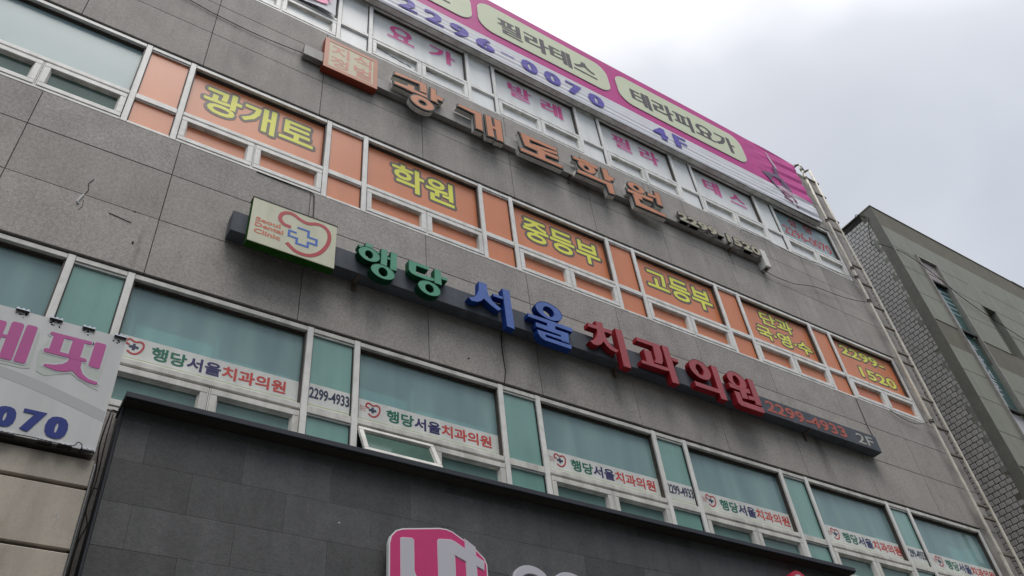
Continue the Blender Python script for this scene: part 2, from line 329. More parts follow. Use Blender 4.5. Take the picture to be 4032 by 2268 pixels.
LET = {"haeng":[["P",[[2.64,8.493],[2.729,8.494],[2.725,8.422],[2.638,8.423]]],["P",[[2.557,8.429],[2.814,8.427],[2.812,8.393],[2.561,8.391]]],["O",[2.688,8.329,0.13,0.108],[2.686,8.324,0.045,0.058]],["P",[[2.831,8.489],[2.91,8.489],[2.905,8.237],[2.825,8.237]]],["P",[[2.948,8.491],[3.028,8.49],[3.025,8.212],[2.94,8.21]]],["P",[[2.906,8.383],[2.946,8.385],[2.944,8.348],[2.904,8.349]]],["O",[2.854,8.128,0.146,0.107],[2.856,8.126,0.053,0.063]]],"dang":[["P",[[3.174,8.464],[3.439,8.471],[3.426,8.413],[3.272,8.414],[3.264,8.307],[3.339,8.305],[3.502,8.314],[3.501,8.266],[3.405,8.251],[3.282,8.252],[3.205,8.267],[3.173,8.307]]],["P",[[3.505,8.475],[3.592,8.477],[3.596,8.241],[3.5,8.244]]],["P",[[3.588,8.386],[3.677,8.39],[3.672,8.343],[3.591,8.338]]],["O",[3.429,8.127,0.144,0.109],[3.431,8.125,0.052,0.06]]],"seo":[["P",[[4.107,8.533],[4.219,8.531],[4.219,8.437],[4.233,8.358],[4.281,8.279],[4.349,8.23],[4.398,8.203],[4.348,8.153],[4.261,8.194],[4.193,8.243],[4.157,8.27],[4.119,8.22],[4.063,8.179],[3.985,8.165],[3.941,8.206],[4.014,8.239],[4.066,8.302],[4.094,8.384]]],["P",[[4.29,8.407],[4.435,8.416],[4.43,8.368],[4.295,8.366]]],["P",[[4.436,8.555],[4.543,8.556],[4.553,7.944],[4.445,7.953]]]],"ul":[["O",[5.11,8.449,0.202,0.142],[5.104,8.44,0.081,0.08]],["P",[[4.777,8.293],[5.445,8.297],[5.431,8.228],[4.774,8.232]]],["P",[[5.05,8.252],[5.172,8.233],[5.168,8.151],[5.042,8.15]]],["P",[[4.876,8.182],[5.049,8.181],[5.181,8.177],[5.36,8.181],[5.353,8.103],[5.237,8.104],[4.87,8.107]]],["P",[[5.238,8.155],[5.36,8.178],[5.348,8.011],[5.226,8.013]]],["P",[[4.88,8.064],[5.23,8.079],[5.35,8.084],[5.346,8.025],[5.01,8.027],[4.889,8.003]]],["P",[[4.878,8.064],[4.989,8.062],[4.998,7.987],[5.375,7.992],[5.364,7.928],[4.97,7.927],[4.914,7.953],[4.885,8.002]]]],"chi":[["P",[[5.851,8.579],[5.971,8.592],[5.972,8.502],[5.86,8.492]]],["P",[[5.718,8.5],[6.108,8.513],[6.1,8.44],[5.712,8.431]]],["P",[[5.863,8.493],[5.977,8.499],[5.97,8.43],[5.977,8.348],[6.012,8.277],[6.063,8.222],[6.151,8.189],[6.099,8.139],[6.013,8.159],[5.959,8.199],[5.92,8.258],[5.879,8.197],[5.807,8.149],[5.745,8.145],[5.692,8.189],[5.761,8.228],[5.808,8.286],[5.841,8.363]]],["P",[[6.169,8.571],[6.287,8.577],[6.301,7.95],[6.177,7.948]]]],"gwa":[["P",[[6.529,8.561],[6.923,8.566],[6.936,8.409],[6.917,8.279],[6.88,8.215],[6.756,8.21],[6.79,8.283],[6.793,8.493],[6.519,8.49]]],["P",[[6.606,8.383],[6.731,8.385],[6.739,8.181],[6.608,8.169]]],["P",[[6.514,8.169],[6.609,8.174],[6.74,8.186],[6.972,8.191],[6.992,8.142],[6.924,8.124],[6.514,8.114]]],["P",[[6.966,8.579],[7.085,8.58],[7.108,7.96],[6.987,7.957]]],["P",[[7.086,8.415],[7.209,8.413],[7.21,8.351],[7.1,8.347]]]],"ui":[["O",[7.603,8.374,0.196,0.167],[7.595,8.369,0.067,0.092]],["P",[[7.848,8.539],[7.964,8.54],[7.974,7.966],[7.854,7.964]]],["P",[[7.418,8.124],[7.863,8.121],[7.862,8.047],[7.422,8.041]]]],"won":[["O",[8.311,8.424,0.185,0.147],[8.301,8.41,0.062,0.088]],["P",[[8.113,8.33],[8.146,8.319],[8.463,8.331],[8.518,8.323],[8.516,8.246],[8.428,8.239],[8.118,8.243]]],["P",[[8.304,8.264],[8.422,8.25],[8.431,8.126],[8.302,8.111]]],["P",[[8.447,8.203],[8.559,8.208],[8.583,8.136],[8.437,8.129]]],["P",[[8.548,8.535],[8.661,8.537],[8.676,8.083],[8.552,8.073]]],["P",[[8.17,8.195],[8.279,8.197],[8.285,8.054],[8.684,8.054],[8.674,7.96],[8.225,7.958],[8.178,7.993]]]],"o_gwang":[["P",[[3.026,12.286],[3.524,12.329],[3.535,12.094],[3.427,12.087],[3.419,12.26],[3.015,12.218]]],["P",[[3.229,12.117],[3.325,12.125],[3.318,11.97],[3.213,11.973]]],["P",[[3.012,12.037],[3.214,12.057],[3.324,12.036],[3.534,12.054],[3.538,11.99],[3.018,11.976]]],["P",[[3.603,12.301],[3.681,12.303],[3.699,11.985],[3.595,11.983]]],["P",[[3.683,12.178],[3.805,12.157],[3.784,12.08],[3.688,12.071]]],["O",[3.453,11.816,0.183,0.137],[3.455,11.813,0.073,0.061]]],"o_gae":[["P",[[4.069,12.211],[4.466,12.238],[4.456,11.8],[4.341,11.794],[4.343,12.145],[4.06,12.16]]],["P",[[4.536,12.258],[4.637,12.272],[4.653,11.764],[4.542,11.744]]],["P",[[4.687,12.27],[4.813,12.273],[4.812,11.753],[4.7,11.742]]],["P",[[4.629,12.044],[4.711,12.053],[4.71,11.983],[4.636,11.982]]]],"o_to":[["P",[[5.163,12.213],[5.326,12.192],[5.319,11.964],[5.212,11.947]]],["P",[[5.161,12.22],[5.85,12.244],[5.846,12.167],[5.224,12.144]]],["P",[[5.24,12.034],[5.85,12.143],[5.847,12.075],[5.247,11.969]]],["P",[[5.222,11.983],[5.322,11.99],[5.854,12.026],[5.842,11.949],[5.445,11.924],[5.219,11.922]]],["P",[[5.456,12.01],[5.59,12.014],[5.577,11.819],[5.438,11.823]]],["P",[[5.112,11.807],[5.432,11.829],[5.57,11.825],[5.899,11.837],[5.895,11.767],[5.126,11.738]]]],"o_hak":[["P",[[6.176,12.251],[6.687,12.267],[6.658,12.189],[6.18,12.189]]],["P",[[6.331,12.283],[6.498,12.286],[6.496,12.209],[6.33,12.191]]],["O",[6.435,12.118,0.172,0.131],[6.417,12.092,0.058,0.054]],["P",[[6.763,12.286],[6.872,12.298],[6.89,12.002],[6.768,11.996]]],["P",[[6.857,12.168],[6.988,12.152],[6.953,12.065],[6.86,12.048]]],["P",[[6.213,11.933],[6.913,11.959],[6.907,11.698],[6.797,11.68],[6.775,11.878],[6.198,11.852]]]],"o_won":[["O",[7.471,12.187,0.176,0.11],[7.471,12.186,0.066,0.055]],["P",[[7.241,12.033],[7.801,12.08],[7.772,11.99],[7.241,11.964]]],["P",[[7.383,12.002],[7.535,12.005],[7.532,11.895],[7.388,11.886]]],["P",[[7.339,11.958],[7.438,11.952],[7.457,11.796],[8.0,11.768],[7.992,11.712],[7.347,11.684]]],["P",[[7.889,12.311],[7.996,12.318],[7.988,11.985],[7.878,11.981]]],["P",[[7.711,12.192],[7.895,12.201],[7.875,12.13],[7.706,12.108]]]]}
# ---------------------------------------------------------------- ground and street
g = MB(); g.quadbox(-400, 400, -.30, 0, 1.6+1.4, 400, 'asphalt'); g.build('road', kind='structure')
g = MB(); g.quadbox(-400, 400, -.30, .124, -60, 2.8, 'paving'); g.build('pavement', kind='structure')
g = MB(); g.quadbox(-400, 400, -.30, .13, 2.8, 2.998, 'kerb'); g.build('kerb', kind='structure')
g = MB(); g.quadbox(-400, 400, .001, .004, 7.5, 7.65, 'paint'); g.build('road_marking', kind='structure')

for n_, (x0, x1, hh, m) in enumerate(((-46, -24, 14, 'clad'), (-23.5, -7, 17, 'plaster'), (-6.5, 9, 15, 'stone'), (9.5, 27, 18, 'rough_plaster'), (27.5, 50, 17, 'clad'))):
    ob = empty('opposite_building', ('low beige shop building at the far end across the street', 'grey green block across the street to the left', 'granite block straight across the street', 'tall rough plaster block across the street', 'low beige block across the street at the right end')[n_], 'building', 'buildings across the street')
    b = MB(); b.quadbox(x0, x1, 0, hh, 15.5, 28, m); b.build('wall', ob)
    for z in range(2, int(hh)-1, 3):
        b = MB(); b.quadbox(x0+1, x1-1, z, z+1.5, 15.42, 15.4985, 'b_glass'); b.build('window', ob)
# ---------------------------------------------------------------- main building
XL, XR = -4.0, 14.02
B = empty('office_building', 'grey granite faced building with three rows of aluminium windows and shop signs', 'building')
rows = {2: (5.812, 7.300), 3: (9.315, 10.803), 4: (12.816, 14.304)}
PITCH = 2.2475
core = MB()
for z0, z1 in ((0, 5.79), (7.322, 9.293), (10.825, 12.794), (14.326, 16.22)):
    core.quadbox(XL, XR, z0, z1, -12, -.034, 'joint')
for z0, z1 in ((5.79, 7.322), (9.293, 10.825), (12.794, 14.326)):
    core.quadbox(13.53, XR, z0, z1, -12, -.034, 'joint')
    core.quadbox(XL, -4.0+.25, z0, z1, -12, -.034, 'joint')
    core.quadbox(XL+.25, 13.53, z0, z1, -12, -1.6, 'interior')
core.build('wall_core', B)
joints_x = [XL, -2.25, -.812, .560, 2.048, 3.546, 5.036, 6.53, 8.03, 9.545, 11.08, 12.56, XR]
def panel(x0, x1, z0, z1, m, gap=.0035):
    j = RND.uniform(0, .0025)
    b = MB(); b.quadbox(x0+gap, x1-gap, z0+gap, z1-gap, -.034, j, m, ch=.0025); b.build('stone_panel', B)
for x0, x1 in zip(joints_x, joints_x[1:]):
    for z0, z1, m in ((7.322, 8.058, 'stone'), (8.058, 8.753, 'stone'), (8.753, 9.293, 'stone_grey'), (10.825, 11.570, 'stone_up'), (11.570, 12.27, 'stone_up'), (12.27, 12.794, 'stone_up'), (4.4, 5.1, 'stone_grey'), (5.1, 5.79, 'stone_grey')):
        panel(x0, x1, z0, z1, m)
    panel(x0, x1, 14.326, 15.2, 'stone_up'); panel(x0, x1, 15.2, 16.1, 'stone_up')
for z0, z1 in ((5.79, 7.322), (9.293, 10.10), (10.10, 10.825), (12.794, 13.5), (13.5, 14.326)):
    panel(13.53, XR, z0, z1, 'stone_up')
b = MB(); b.quadbox(XL-.01, XR+.01, 16.10, 16.245, -.30, .006, 'rough_plaster', ch=.01); b.build('parapet', B)

# windows ------------------------------------------------------------
FR = -.012      # front face of the frames
def window(row, x0, x1, wide, k):
    zs, zh = rows[row]
    fm = 'alu' if row != 2 else 'alu_dirty'
    w = MB()
    w.quadbox(x0-.032, x0+.032, zs, zh, -.11, FR+.004, 'alu', ch=.004)             # mullion
    a, c = x0+.034, x1-.034
    w.quadbox(a, c, zh-.058, zh-.002, -.11, FR, fm, ch=.004)                           # head
    w.quadbox(a, c, zs+.002, zs+.040, -.11, FR, fm, ch=.004)                           # sill
    w.quadbox(a-.03, c+.03, zh+.001, zh+.020, -.10, -.028, 'gasket')
    w.quadbox(a-.03, c+.03, zs-.020, zs-.001, -.10, -.028, 'gasket')
    rt, rb = zh-.948, zh-1.03
    sub = []
    if not wide:
        w.quadbox(a, c, rb, rt, -.10, FR-.001, fm, ch=.004)
        w.quadbox(a, c, zh-.080, zh-.0605, -.10, FR-.012, 'alu')                        # glazing bead
        w.quadbox(a, c, rb-.016, rb-.002, -.10, FR-.014, 'alu')
        for (zz0, zz1) in ((rt+.002, zh-.082), (zs+.042, rb-.018)):
            w.quadbox(a, a+.008, zz0, zz1, -.09, FR-.018, 'gasket'); w.quadbox(c-.008, c, zz0, zz1, -.09, FR-.018, 'gasket')
        pm = {2: 'teal', 3: 'orange', 4: 'grey_film'}[row]
        if row == 3 and k < 0: pm = 'orange'
        win = w.build('window', B)
        p1 = MB(); p1.quadbox(a+.009, c-.009, rt+.001, zh-.079, -.060, -.045, pm); p1.build('pane', win)
        p2 = MB(); p2.quadbox(a+.009, c-.009, zs+.039, rb-.016, -.060, -.045, pm); p2.build('pane', win)
        return win
    # wide bay: fixed light above, two sashes below
    w.quadbox(a, c, rb+.02, rt, -.11, FR, fm, ch=.006)
    w.quadbox(a, c, rb-.004, rb+.018, -.11, FR-.030, 'gasket')
    w.quadbox(a, c, zh-.078, zh-.0605, -.11, FR-.040, 'track'); w.quadbox(a, c, zh-.092, zh-.0785, -.11, FR-.058, 'track')
    w.quadbox(a, a+.012, rt+.001, zh-.060, -.11, FR-.02, 'gasket'); w.quadbox(c-.012, c, rt+.001, zh-.060, -.11, FR-.02, 'track')
    mid = (a+c)/2
    w.quadbox(mid-.012, mid-.003, zs+.041, rb-.006, -.11, FR-.004, 'alu'); w.quadbox(mid+.003, mid+.012, zs+.041, rb-.006, -.11, FR-.004, 'alu'); w.quadbox(mid-.003, mid+.003, zs+.041, rb-.006, -.11, FR-.02, 'gasket')
    win = w.build('window', B)
    pm = {2: 'glass', 3: 'orange', 4: 'grey_film'}[row]
    if row == 3 and k < 0: pm = 'pale_glass'
    if row == 4 and k == 5: pm = 'blue_film'
    p = MB(); p.quadbox(a+.004, c-.004, rt-.002, zh-.090, -.092, -.083, pm); p.build('pane', win)
    spm = {2: 'teal_sash', 3: 'orange', 4: 'grey_film'}[row]
    if row == 3 and k < 0: spm = 'green_glass'
    if row == 3 and k == 5: spm = 'orange_dark_refl'
    for si, (s0, s1) in enumerate(((a+.006, mid-.014), (mid+.014, c-.006))):
        z0, z1 = zs+.046, rb-.008
        opened = (row == 2 and k == 1 and si == 0)
        s = MB(); fw = .048 if opened else .062; bk = -.040 if opened else -.085
        def frame(s, x0_, x1_, z0_, z1_, t, d0, d1, m, ch=.004):
            s.quadbox(x0_, x1_, z1_-t, z1_, d0, d1, m, ch); s.quadbox(x0_, x1_, z0_, z0_+t, d0, d1, m, ch)
            s.quadbox(x0_, x0_+t, z0_+t+.0005, z1_-t-.0005, d0, d1-.0006, m, ch); s.quadbox(x1_-t, x1_, z0_+t+.0005, z1_-t-.0005, d0, d1-.0006, m, ch)
        frame(s, s0, s1, z0, z1, fw, bk, FR+.006, fm)
        frame(s, s0+fw+.0006, s1-fw-.0006, z0+fw+.0006, z1-fw-.0006, .008, bk, FR-.012, 'alu_dirty', .002)
        frame(s, s0+fw+.0092, s1-fw-.0092, z0+fw+.0092, z1-fw-.0092, .006, bk, FR-.0255, 'alu_dirty', .001)
        i0, i1, j0, j1 = s0+fw+.010, s1-fw-.010, z0+fw+.010, z1-fw-.010
        so = s.build('sash', win)
        q = MB(); q.quadbox(i0, i1, j0, j1, -.038 if opened else -.070, -.034 if opened else -.060, 'green_glass' if opened else spm); po = q.build('pane', win)
        if opened:   # awning sash pushed open, hinged at the top
            so.name = 'open_sash'
            so['label'] = 'awning sash pushed open at the bottom'
            h = MB(); h.quadbox(s0+.01, s1-.01, z0+.01, z1-.01, -.6, -.12, 'gasket')
            R = Matrix.Translation((0, -FR, z1)) @ Matrix.Rotation(math.radians(-26), 4, 'X') @ Matrix.Translation((0, FR, -z1))
            for o_ in (so, po): o_.matrix_world = R
            st = MB(); st.tube([(s0+.03, .02, z0+.10), (s0+.03, -.07, z0+.06)], .006, 'rust'); st.tube([(s1-.03, .02, z0+.10), (s1-.03, -.07, z0+.06)], .006, 'rust'); st.build('stay', win)
    return win
W = {}
for row in (2, 3, 4):
    for k in range(-1, 6):
        x0 = .465+PITCH*k; x1 = x0+1.7375; x2 = x0+PITCH
        if k == 5: x1 = 13.50
        if k == -1:
            W[row, k, 'n0'] = window(row, x0-.51, x0, False, k)
            xe = x0-.51-.032
        W[row, k, 'w'] = window(row, x0, x1, True, k)
        if k < 5: W[row, k, 'n'] = window(row, x1, x2, False, k)
        else:
            j = MB(); zs, zh = rows[row]; j.quadbox(13.468, 13.526, zs, zh, -.11, FR+.003, 'alu', ch=.004); j.build('end_jamb', B)
    zs, zh = rows[row]; e_ = MB(); e_.quadbox(XL+.2, -2.33, zs, zh, -.2, -.02, 'rough_plaster'); e_.build('plaster_infill', B)

# behind the clear panes of the second floor: blinds and curtain edges just inside
for k in range(0, 6):
    x0 = .465+PITCH*k; win = W[2, k, 'w']
    for xa, xb, zt in (((.17, .86, 6.82), (.90, 1.62, 6.70)), ((.05, .62, 6.80), (.72, 1.55, 6.72)), ((.75, 1.50, 6.62),), ((.30, .62, 6.50),), ((.85, 1.20, 6.66), (1.28, 1.52, 6.72)), ((.85, 1.25, 6.90), (1.32, 1.50, 6.95)))[k]:
        q = MB(); q.quadbox(x0+xa, x0+xb, 6.30, zt, -.135, -.125, 'blind'); q.build('blind', win)
    if k < 2:
        for xa in ((.11, .87), (.66, 1.60))[k]: q = MB(); q.quadbox(x0+xa, x0+xa+.035, 6.30, 6.95, -.122, -.118, 'white_film'); q.build('curtain_edge', win)

# films and letterings -------------------------------------------------
DP = -.0815          # just in front of the wide panes (their face is at -.083)
def rec(x0, x1, z0, z1, d=-.083):
    f = (6.3-d)/6.3; return x0*f, x1*f, 1.6+(z0-1.6)*f, 1.6+(z1-1.6)*f
def on_film(win, body, x0, x1, z0, z1, face, rim, bold=.010, wide=.040, **kw):
    x0, x1, z0, z1 = rec(x0, x1, z0, z1)
    lettering('lettering_outline', body, rim, win, x0, x1, z0, z1, DP, bold=bold, rim=wide, thick=.0003)
    lettering('lettering', body, face, win, x0+.008, x1-.008, z0+.008, z1-.008, DP+.0016, bold=bold, rim=.007 if wide > .03 else .005, thick=.0003)
Y = [('광개토', .655, 2.010, 10.010, 10.490), ('학원', 3.085, 4.000, 10.015, 10.490), ('중등부', 5.105, 6.455, 10.010, 10.460),
     ('고등부', 7.345, 8.690, 10.010, 10.460)]
for k, (t_, a, b_, c, d_) in enumerate(Y): on_film(W[3, k, 'w'], t_, a, b_, c, d_, 'yellow', 'shade')
on_film(W[3, 4, 'w'], '단과', 9.825, 10.60, 10.255, 10.545, 'yellow', 'shade', bold=.010, wide=.028)
on_film(W[3, 4, 'w'], '국·영·수', 9.625, 10.925, 9.905, 10.195, 'yellow', 'shade', bold=.010, wide=.028)
on_film(W[3, 5, 'w'], '2299-', 11.83, 13.02, 10.325, 10.545, 'yellow', 'shade', bold=.010, wide=.028)
on_film(W[3, 5, 'w'], '1520', 12.15, 13.13, 9.92, 10.15, 'yellow', 'shade', bold=.010, wide=.028)
for k, a, a0, a1, b_, b0, b1 in ((1, '요', 2.985, 3.45, '가', 3.71, 4.19), (2, '발', 5.225, 5.70, '레', 5.895, 6.34), (3, '필', 7.455, 7.875, '라', 8.09, 8.545), (4, '테', 9.67, 10.10, '스', 10.345, 10.78)):
    for t_, q0, q1 in ((a, a0, a1), (b_, b0, b1)):
        z0, z1 = (13.56, 13.935) if t_ != '스' else (13.58, 13.90)
        lettering('lettering_outline', t_, 'lilac', W[4, k, 'w'], *rec(q0+.020, q1-.004, z0-.010, z1-.004), DP, bold=.012, rim=.022, thick=.0003)
        lettering('lettering', t_, 'pink', W[4, k, 'w'], *rec(q0+.014, q1-.014, z0, z1), DP+.0024, bold=.008, fat=.016, thick=.0006)
for t_, a, b_, c, d_ in (('상', 12.065, 12.315, 13.77, 14.005), ('담', 12.565, 12.80, 13.82, 14.05), ('2296-0070', 11.79, 13.20, 13.42, 13.67)):
    lettering('lettering', t_, 'red_vinyl', W[4, 5, 'w'], *rec(a, b_, c, d_), DP, bold=.0, rim=.007, thick=.0003)

def tooth_logo(parent, x, z, s, d, red, blue, filled, lw=.085):
    """heart-tooth outline and cross; x, z = lower left corner, s = height"""
    H = [(.21, .62), (.085, .635), (.0, .72), (.01, .85), (.08, .94), (.185, .98), (.27, .955), (.37, .895), (.52, .865), (.70, .935), (.84, .925), (.94, .82), (.965, .635), (.92, .425), (.81, .215), (.66, .07), (.50, .02), (.35, .05), (.24, .12), (.17, .185)]
    P = [(x+q[0]*s, z+q[1]*s) for q in H]
    b = MB(); stroke(b, smooth_path(P, 3), lw*s, d, d+.0016, red); b.build('heart_outline', parent)
    b = MB()
    if filled:
        cx, cz, u = x+.46*s, z+.50*s, s
        b.quadbox(cx-.08*u, cx+.08*u, cz-.22*u, cz+.22*u, d, d+.0012, blue); b.quadbox(cx-.26*u, cx+.26*u, cz-.08*u, cz+.08*u, d, d+.0017, blue)
    b.build('cross', parent) if filled else None
    return P
for k in range(0, 6):
    win = W[2, k, 'w']; xb = .465+PITCH*k; x0 = xb*1.0131
    f = MB(); xe = xb+1.69 if k < 5 else 13.46
    f.quadbox(xb+.040, xe, 6.355, 6.642, -.0825, -.0812, 'white_film'); f.quadbox(xb+.040, xe, 6.412, 6.417, -.0811, -.0808, 'film_line'); f.build('sticker_strip', win)
    d = -.0806; jx, jz = RND.uniform(-.006, .006), RND.uniform(-.003, .003)
    tooth_logo(win, x0+.115+jx, 6.460+jz, .155, d, 'logo_red', 'navy_v', True, .11)
    if k > 0:
        for n_, t_ in enumerate(('Seoul', 'Dental', 'Clinic')):
            lettering('small_print', t_, 'red_v', win, x0+.046+jx, x0+.112+jx, 6.552-n_*.024+jz, 6.569-n_*.024+jz, d, bold=-.005, thick=.0006)
    T = '행당서울치과의원'; bx = (x0+.340+jx, x0+1.565+jx, 6.456+jz, 6.596+jz)
    for st, part, m in ((0, '행당', 'green_v'), (2, '서울', 'blue_v'), (4, '치과의원', 'red_v')):
        lettering('lettering', T, m, win, *bx, d, bold=.010, seg=(st, part), thick=.0002, rim=.0032)
for k in (0, 2, 4):
    win = W[2, k, 'n']; xb = .465+PITCH*k+1.7375
    f = MB(); f.quadbox(xb+.044, xb+.466, 6.360, 6.634, -.0448, -.0436, 'white_film'); f.quadbox(xb+.044, xb+.466, 6.385, 6.392, -.0435, -.0432, 'film_line'); f.build('sticker_strip', win)
    lettering('lettering', '2299-4933', 'navy_v', win, xb+.052, xb+.458, 6.468, 6.590, -.0431, bold=.005, thick=.0003, rim=.003)

# fine scars of the stone ------------------------------------------------
def patch(cx, cz, w, h, m, name='stone_chip'):
    b = MB(); n = 7; pts = [(cx+w*math.cos(6.283*q/n)*RND.uniform(.6, 1), cz+h*math.sin(6.283*q/n)*RND.uniform(.6, 1)) for q in range(n)]
    b.prism(pts, .0005, .0035, m); b.build(name, B)
c = MB()
c.tube([(-.10, -.004, 8.30), (-.13, -.004, 8.22), (-.11, -.004, 8.13), (-.14, -.004, 8.02)], .0028, 'mould')
c.tube([(-.12, -.004, 7.98), (-.11, -.004, 7.90), (-.13, -.004, 7.84)], .0024, 'mould')
c.tube([(.12, -.004, 7.925), (.20, -.004, 7.915), (.28, -.004, 7.90), (.33, -.004, 7.895)], .004, 'mould'); c.build('crack', B)
c = MB(); c.tube([(-.135, -.008, 8.05), (-.15, -.01, 8.0), (-.165, -.01, 7.93), (-.15, -.008, 7.915)], .009, 'lb'); c.build('sealant_smear', B)
for x, z, w_, h_ in ((.395, 7.645, .012, .03), (4.05, 7.52, .018, .018), (.33, 8.05, .014, .01), (11.68, 11.6, .01, .01), (6.8, 11.15, .01, .008), (3.05, 7.86, .01, .006), (5.78, 7.6, .008, .008), (8.9, 11.3, .008, .008)): patch(x, z, w_, h_, 'mould')

# ---------------------------------------------------------------- dental clinic channel sign
D = empty('dental_sign', 'long slate sign rail with green, blue and red Korean letters and a cream logo box', 'shop sign')
b = MB(); b.quadbox(1.205, 11.365, 8.080, 8.368, .012, .170, 'bar', ch=.003)
b.build('rail', D)
for x in (2.60, 6.20, 9.75):
    k_ = MB(); k_.quadbox(x, x+.05, 7.955, 8.078, .004, .012, 'rust'); k_.quadbox(x+.005, x+.045, 8.068, 8.0785, .013, .16, 'rust'); k_.build('bracket', D)
for x in joints_x[3:11]:
    pass
seam = MB()
for x in (3.65, 6.08, 8.53, 10.99): seam.quadbox(x, x+.004, 8.084, 8.364, .1702, .1708, 'gasket')
seam.build('seam', D)
lb = MB(); lb.quadbox(1.362, 2.292, 7.918, 8.560, .1705, .262, 'board_green'); lb.quadbox(1.362, 2.292, 7.918, 8.566, .2625, .270, 'board', ch=.002); lb.quadbox(1.355, 2.299, 8.561, 8.572, .1705, .274, 'gasket')
box_ = lb.build('logo_box', D)
b = MB(); stroke(b, smooth_path([(1.787, 8.305), (1.711, 8.311), (1.664, 8.363), (1.668, 8.437), (1.709, 8.489), (1.769, 8.510), (1.818, 8.497), (1.875, 8.465), (1.963, 8.449), (2.064, 8.489), (2.145, 8.484), (2.201, 8.423), (2.214, 8.319), (2.187, 8.198), (2.124, 8.078), (2.037, 7.996), (1.947, 7.970), (1.862, 7.982), (1.798, 8.025), (1.761, 8.059)], 4), .044, .2705, .272, 'logo_red'); b.build('heart_outline', box_)
b = MB(); stroke(b, [(1.855, 8.334), (1.981, 8.334), (1.981, 8.246), (2.076, 8.246), (2.076, 8.166), (1.985, 8.166), (1.985, 8.097), (1.863, 8.097), (1.863, 8.170), (1.774, 8.170), (1.774, 8.248), (1.854, 8.248)], .026, .2705, .272, 'logo_blue'); b.build('cross_outline', box_)
for t_, a, b_, c_, d_ in (('Seoul', 1.416, 1.676, 8.226, 8.284), ('Dental', 1.416, 1.712, 8.148, 8.206), ('Clinic', 1.416, 1.686, 8.052, 8.114)):
    lettering('lettering', t_, 'sdc', box_, a, b_, c_, d_, .2705, bold=.008, rim=.003, thick=.0003)
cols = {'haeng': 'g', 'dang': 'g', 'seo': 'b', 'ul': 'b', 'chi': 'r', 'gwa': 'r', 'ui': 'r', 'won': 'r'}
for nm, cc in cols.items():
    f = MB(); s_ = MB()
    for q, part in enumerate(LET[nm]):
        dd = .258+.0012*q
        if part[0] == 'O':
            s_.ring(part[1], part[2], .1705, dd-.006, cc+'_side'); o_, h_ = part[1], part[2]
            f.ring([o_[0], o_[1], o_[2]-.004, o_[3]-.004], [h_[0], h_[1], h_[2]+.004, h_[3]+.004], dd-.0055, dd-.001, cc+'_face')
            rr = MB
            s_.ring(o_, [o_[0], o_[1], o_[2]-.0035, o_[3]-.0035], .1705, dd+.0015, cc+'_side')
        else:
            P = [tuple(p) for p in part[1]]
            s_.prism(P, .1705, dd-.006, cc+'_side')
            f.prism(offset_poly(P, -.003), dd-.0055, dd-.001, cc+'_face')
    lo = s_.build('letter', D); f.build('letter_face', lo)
lettering('digits', '2299-4933', 'phone_red', D, 8.900, 10.600, 8.132, 8.315, .1705, bold=.005, thick=.002, rim=.007)
lettering('digits', '2F', 'phone_white', D, 10.852, 11.235, 8.130, 8.305, .1705, bold=.0, thick=.002, rim=.004)
b = MB(); b.tube([(1.40, -.006, 9.29), (1.76, -.008, 9.283), (2.03, -.010, 9.287), (2.075, -.012, 9.262), (2.088, -.012, 9.22), (2.098, -.012, 9.0), (2.104, -.02, 8.57)], .006, 'wire'); b.build('cable', D)
b = MB(); b.tube([(4.525, -.02, 8.085), (4.52, -.008, 7.9), (4.525, -.006, 7.7), (4.535, -.006, 7.5), (4.50, -.01, 7.31)], .006, 'wire'); b.build('cable', D)

# ---------------------------------------------------------------- academy channel sign (orange)
A = empty('academy_sign', 'grey sign rail with raised orange Korean letters above the orange windows', 'shop sign')
b = MB(); b.quadbox(1.712, 10.36, 11.882, 12.108, .012, .100, 'obar', ch=.003); b.build('rail', A)
for x in (6.13, 9.62):
    k_ = MB(); k_.quadbox(x, x+.04, 11.76, 11.880, .004, .011, 'rust'); k_.quadbox(x, x+.04, 11.868, 11.8805, .012, .095, 'rust'); k_.build('bracket', A)
b = MB(); b.quadbox(10.365, 10.50, 11.70, 12.13, .012, .165, 'o_side', ch=.006); b.quadbox(10.40, 10.465, 11.694, 11.6995, .05, .12, 'gasket'); b.build('transformer_box', A)
for nm in ('o_gwang', 'o_gae', 'o_to', 'o_hak', 'o_won'):
    s_ = MB(); k_ = MB(); r_ = MB(); f = MB()
    for q, part in enumerate(LET[nm]):
        e_ = .0012*q
        if part[0] == 'O':
            o_, h_ = part[1], part[2]
            G = lambda w: ([o_[0], o_[1], o_[2]+w, o_[3]+w], [h_[0], h_[1], max(.008, h_[2]-w), max(.008, h_[3]-w)])
            s_.ring(*G(.018), .1005, .172+e_, 'o_side'); k_.ring(*G(.022), .1725+e_, .192+e_, 'o_black'); r_.ring(*G(.019), .1925+e_, .194+e_, 'o_edge'); f.ring(*G(-.002), .1945+e_, .197+e_, 'o_face')
        else:
            P = [tuple(p) for p in part[1]]
            s_.prism(offset_poly(P, .018), .1005, .172+e_, 'o_side'); k_.prism(offset_poly(P, .022), .1725+e_, .192+e_, 'o_black')
            r_.prism(offset_poly(P, .019), .1922+e_, .194+e_, 'o_edge'); f.prism(offset_poly(P, -.001), .2000+e_*.5, .2015+e_*.5, 'o_face')
    lo = s_.build('letter', A); k_.build('black_return', lo); r_.build('grey_rim', lo); f.build('letter_face', lo)
dg = '2299-1520'
fx0 = min(v[0] for v in font_mesh(dg, .005, .5)[0]); fx1 = max(v[0] for v in font_mesh(dg, .005, .5)[0])
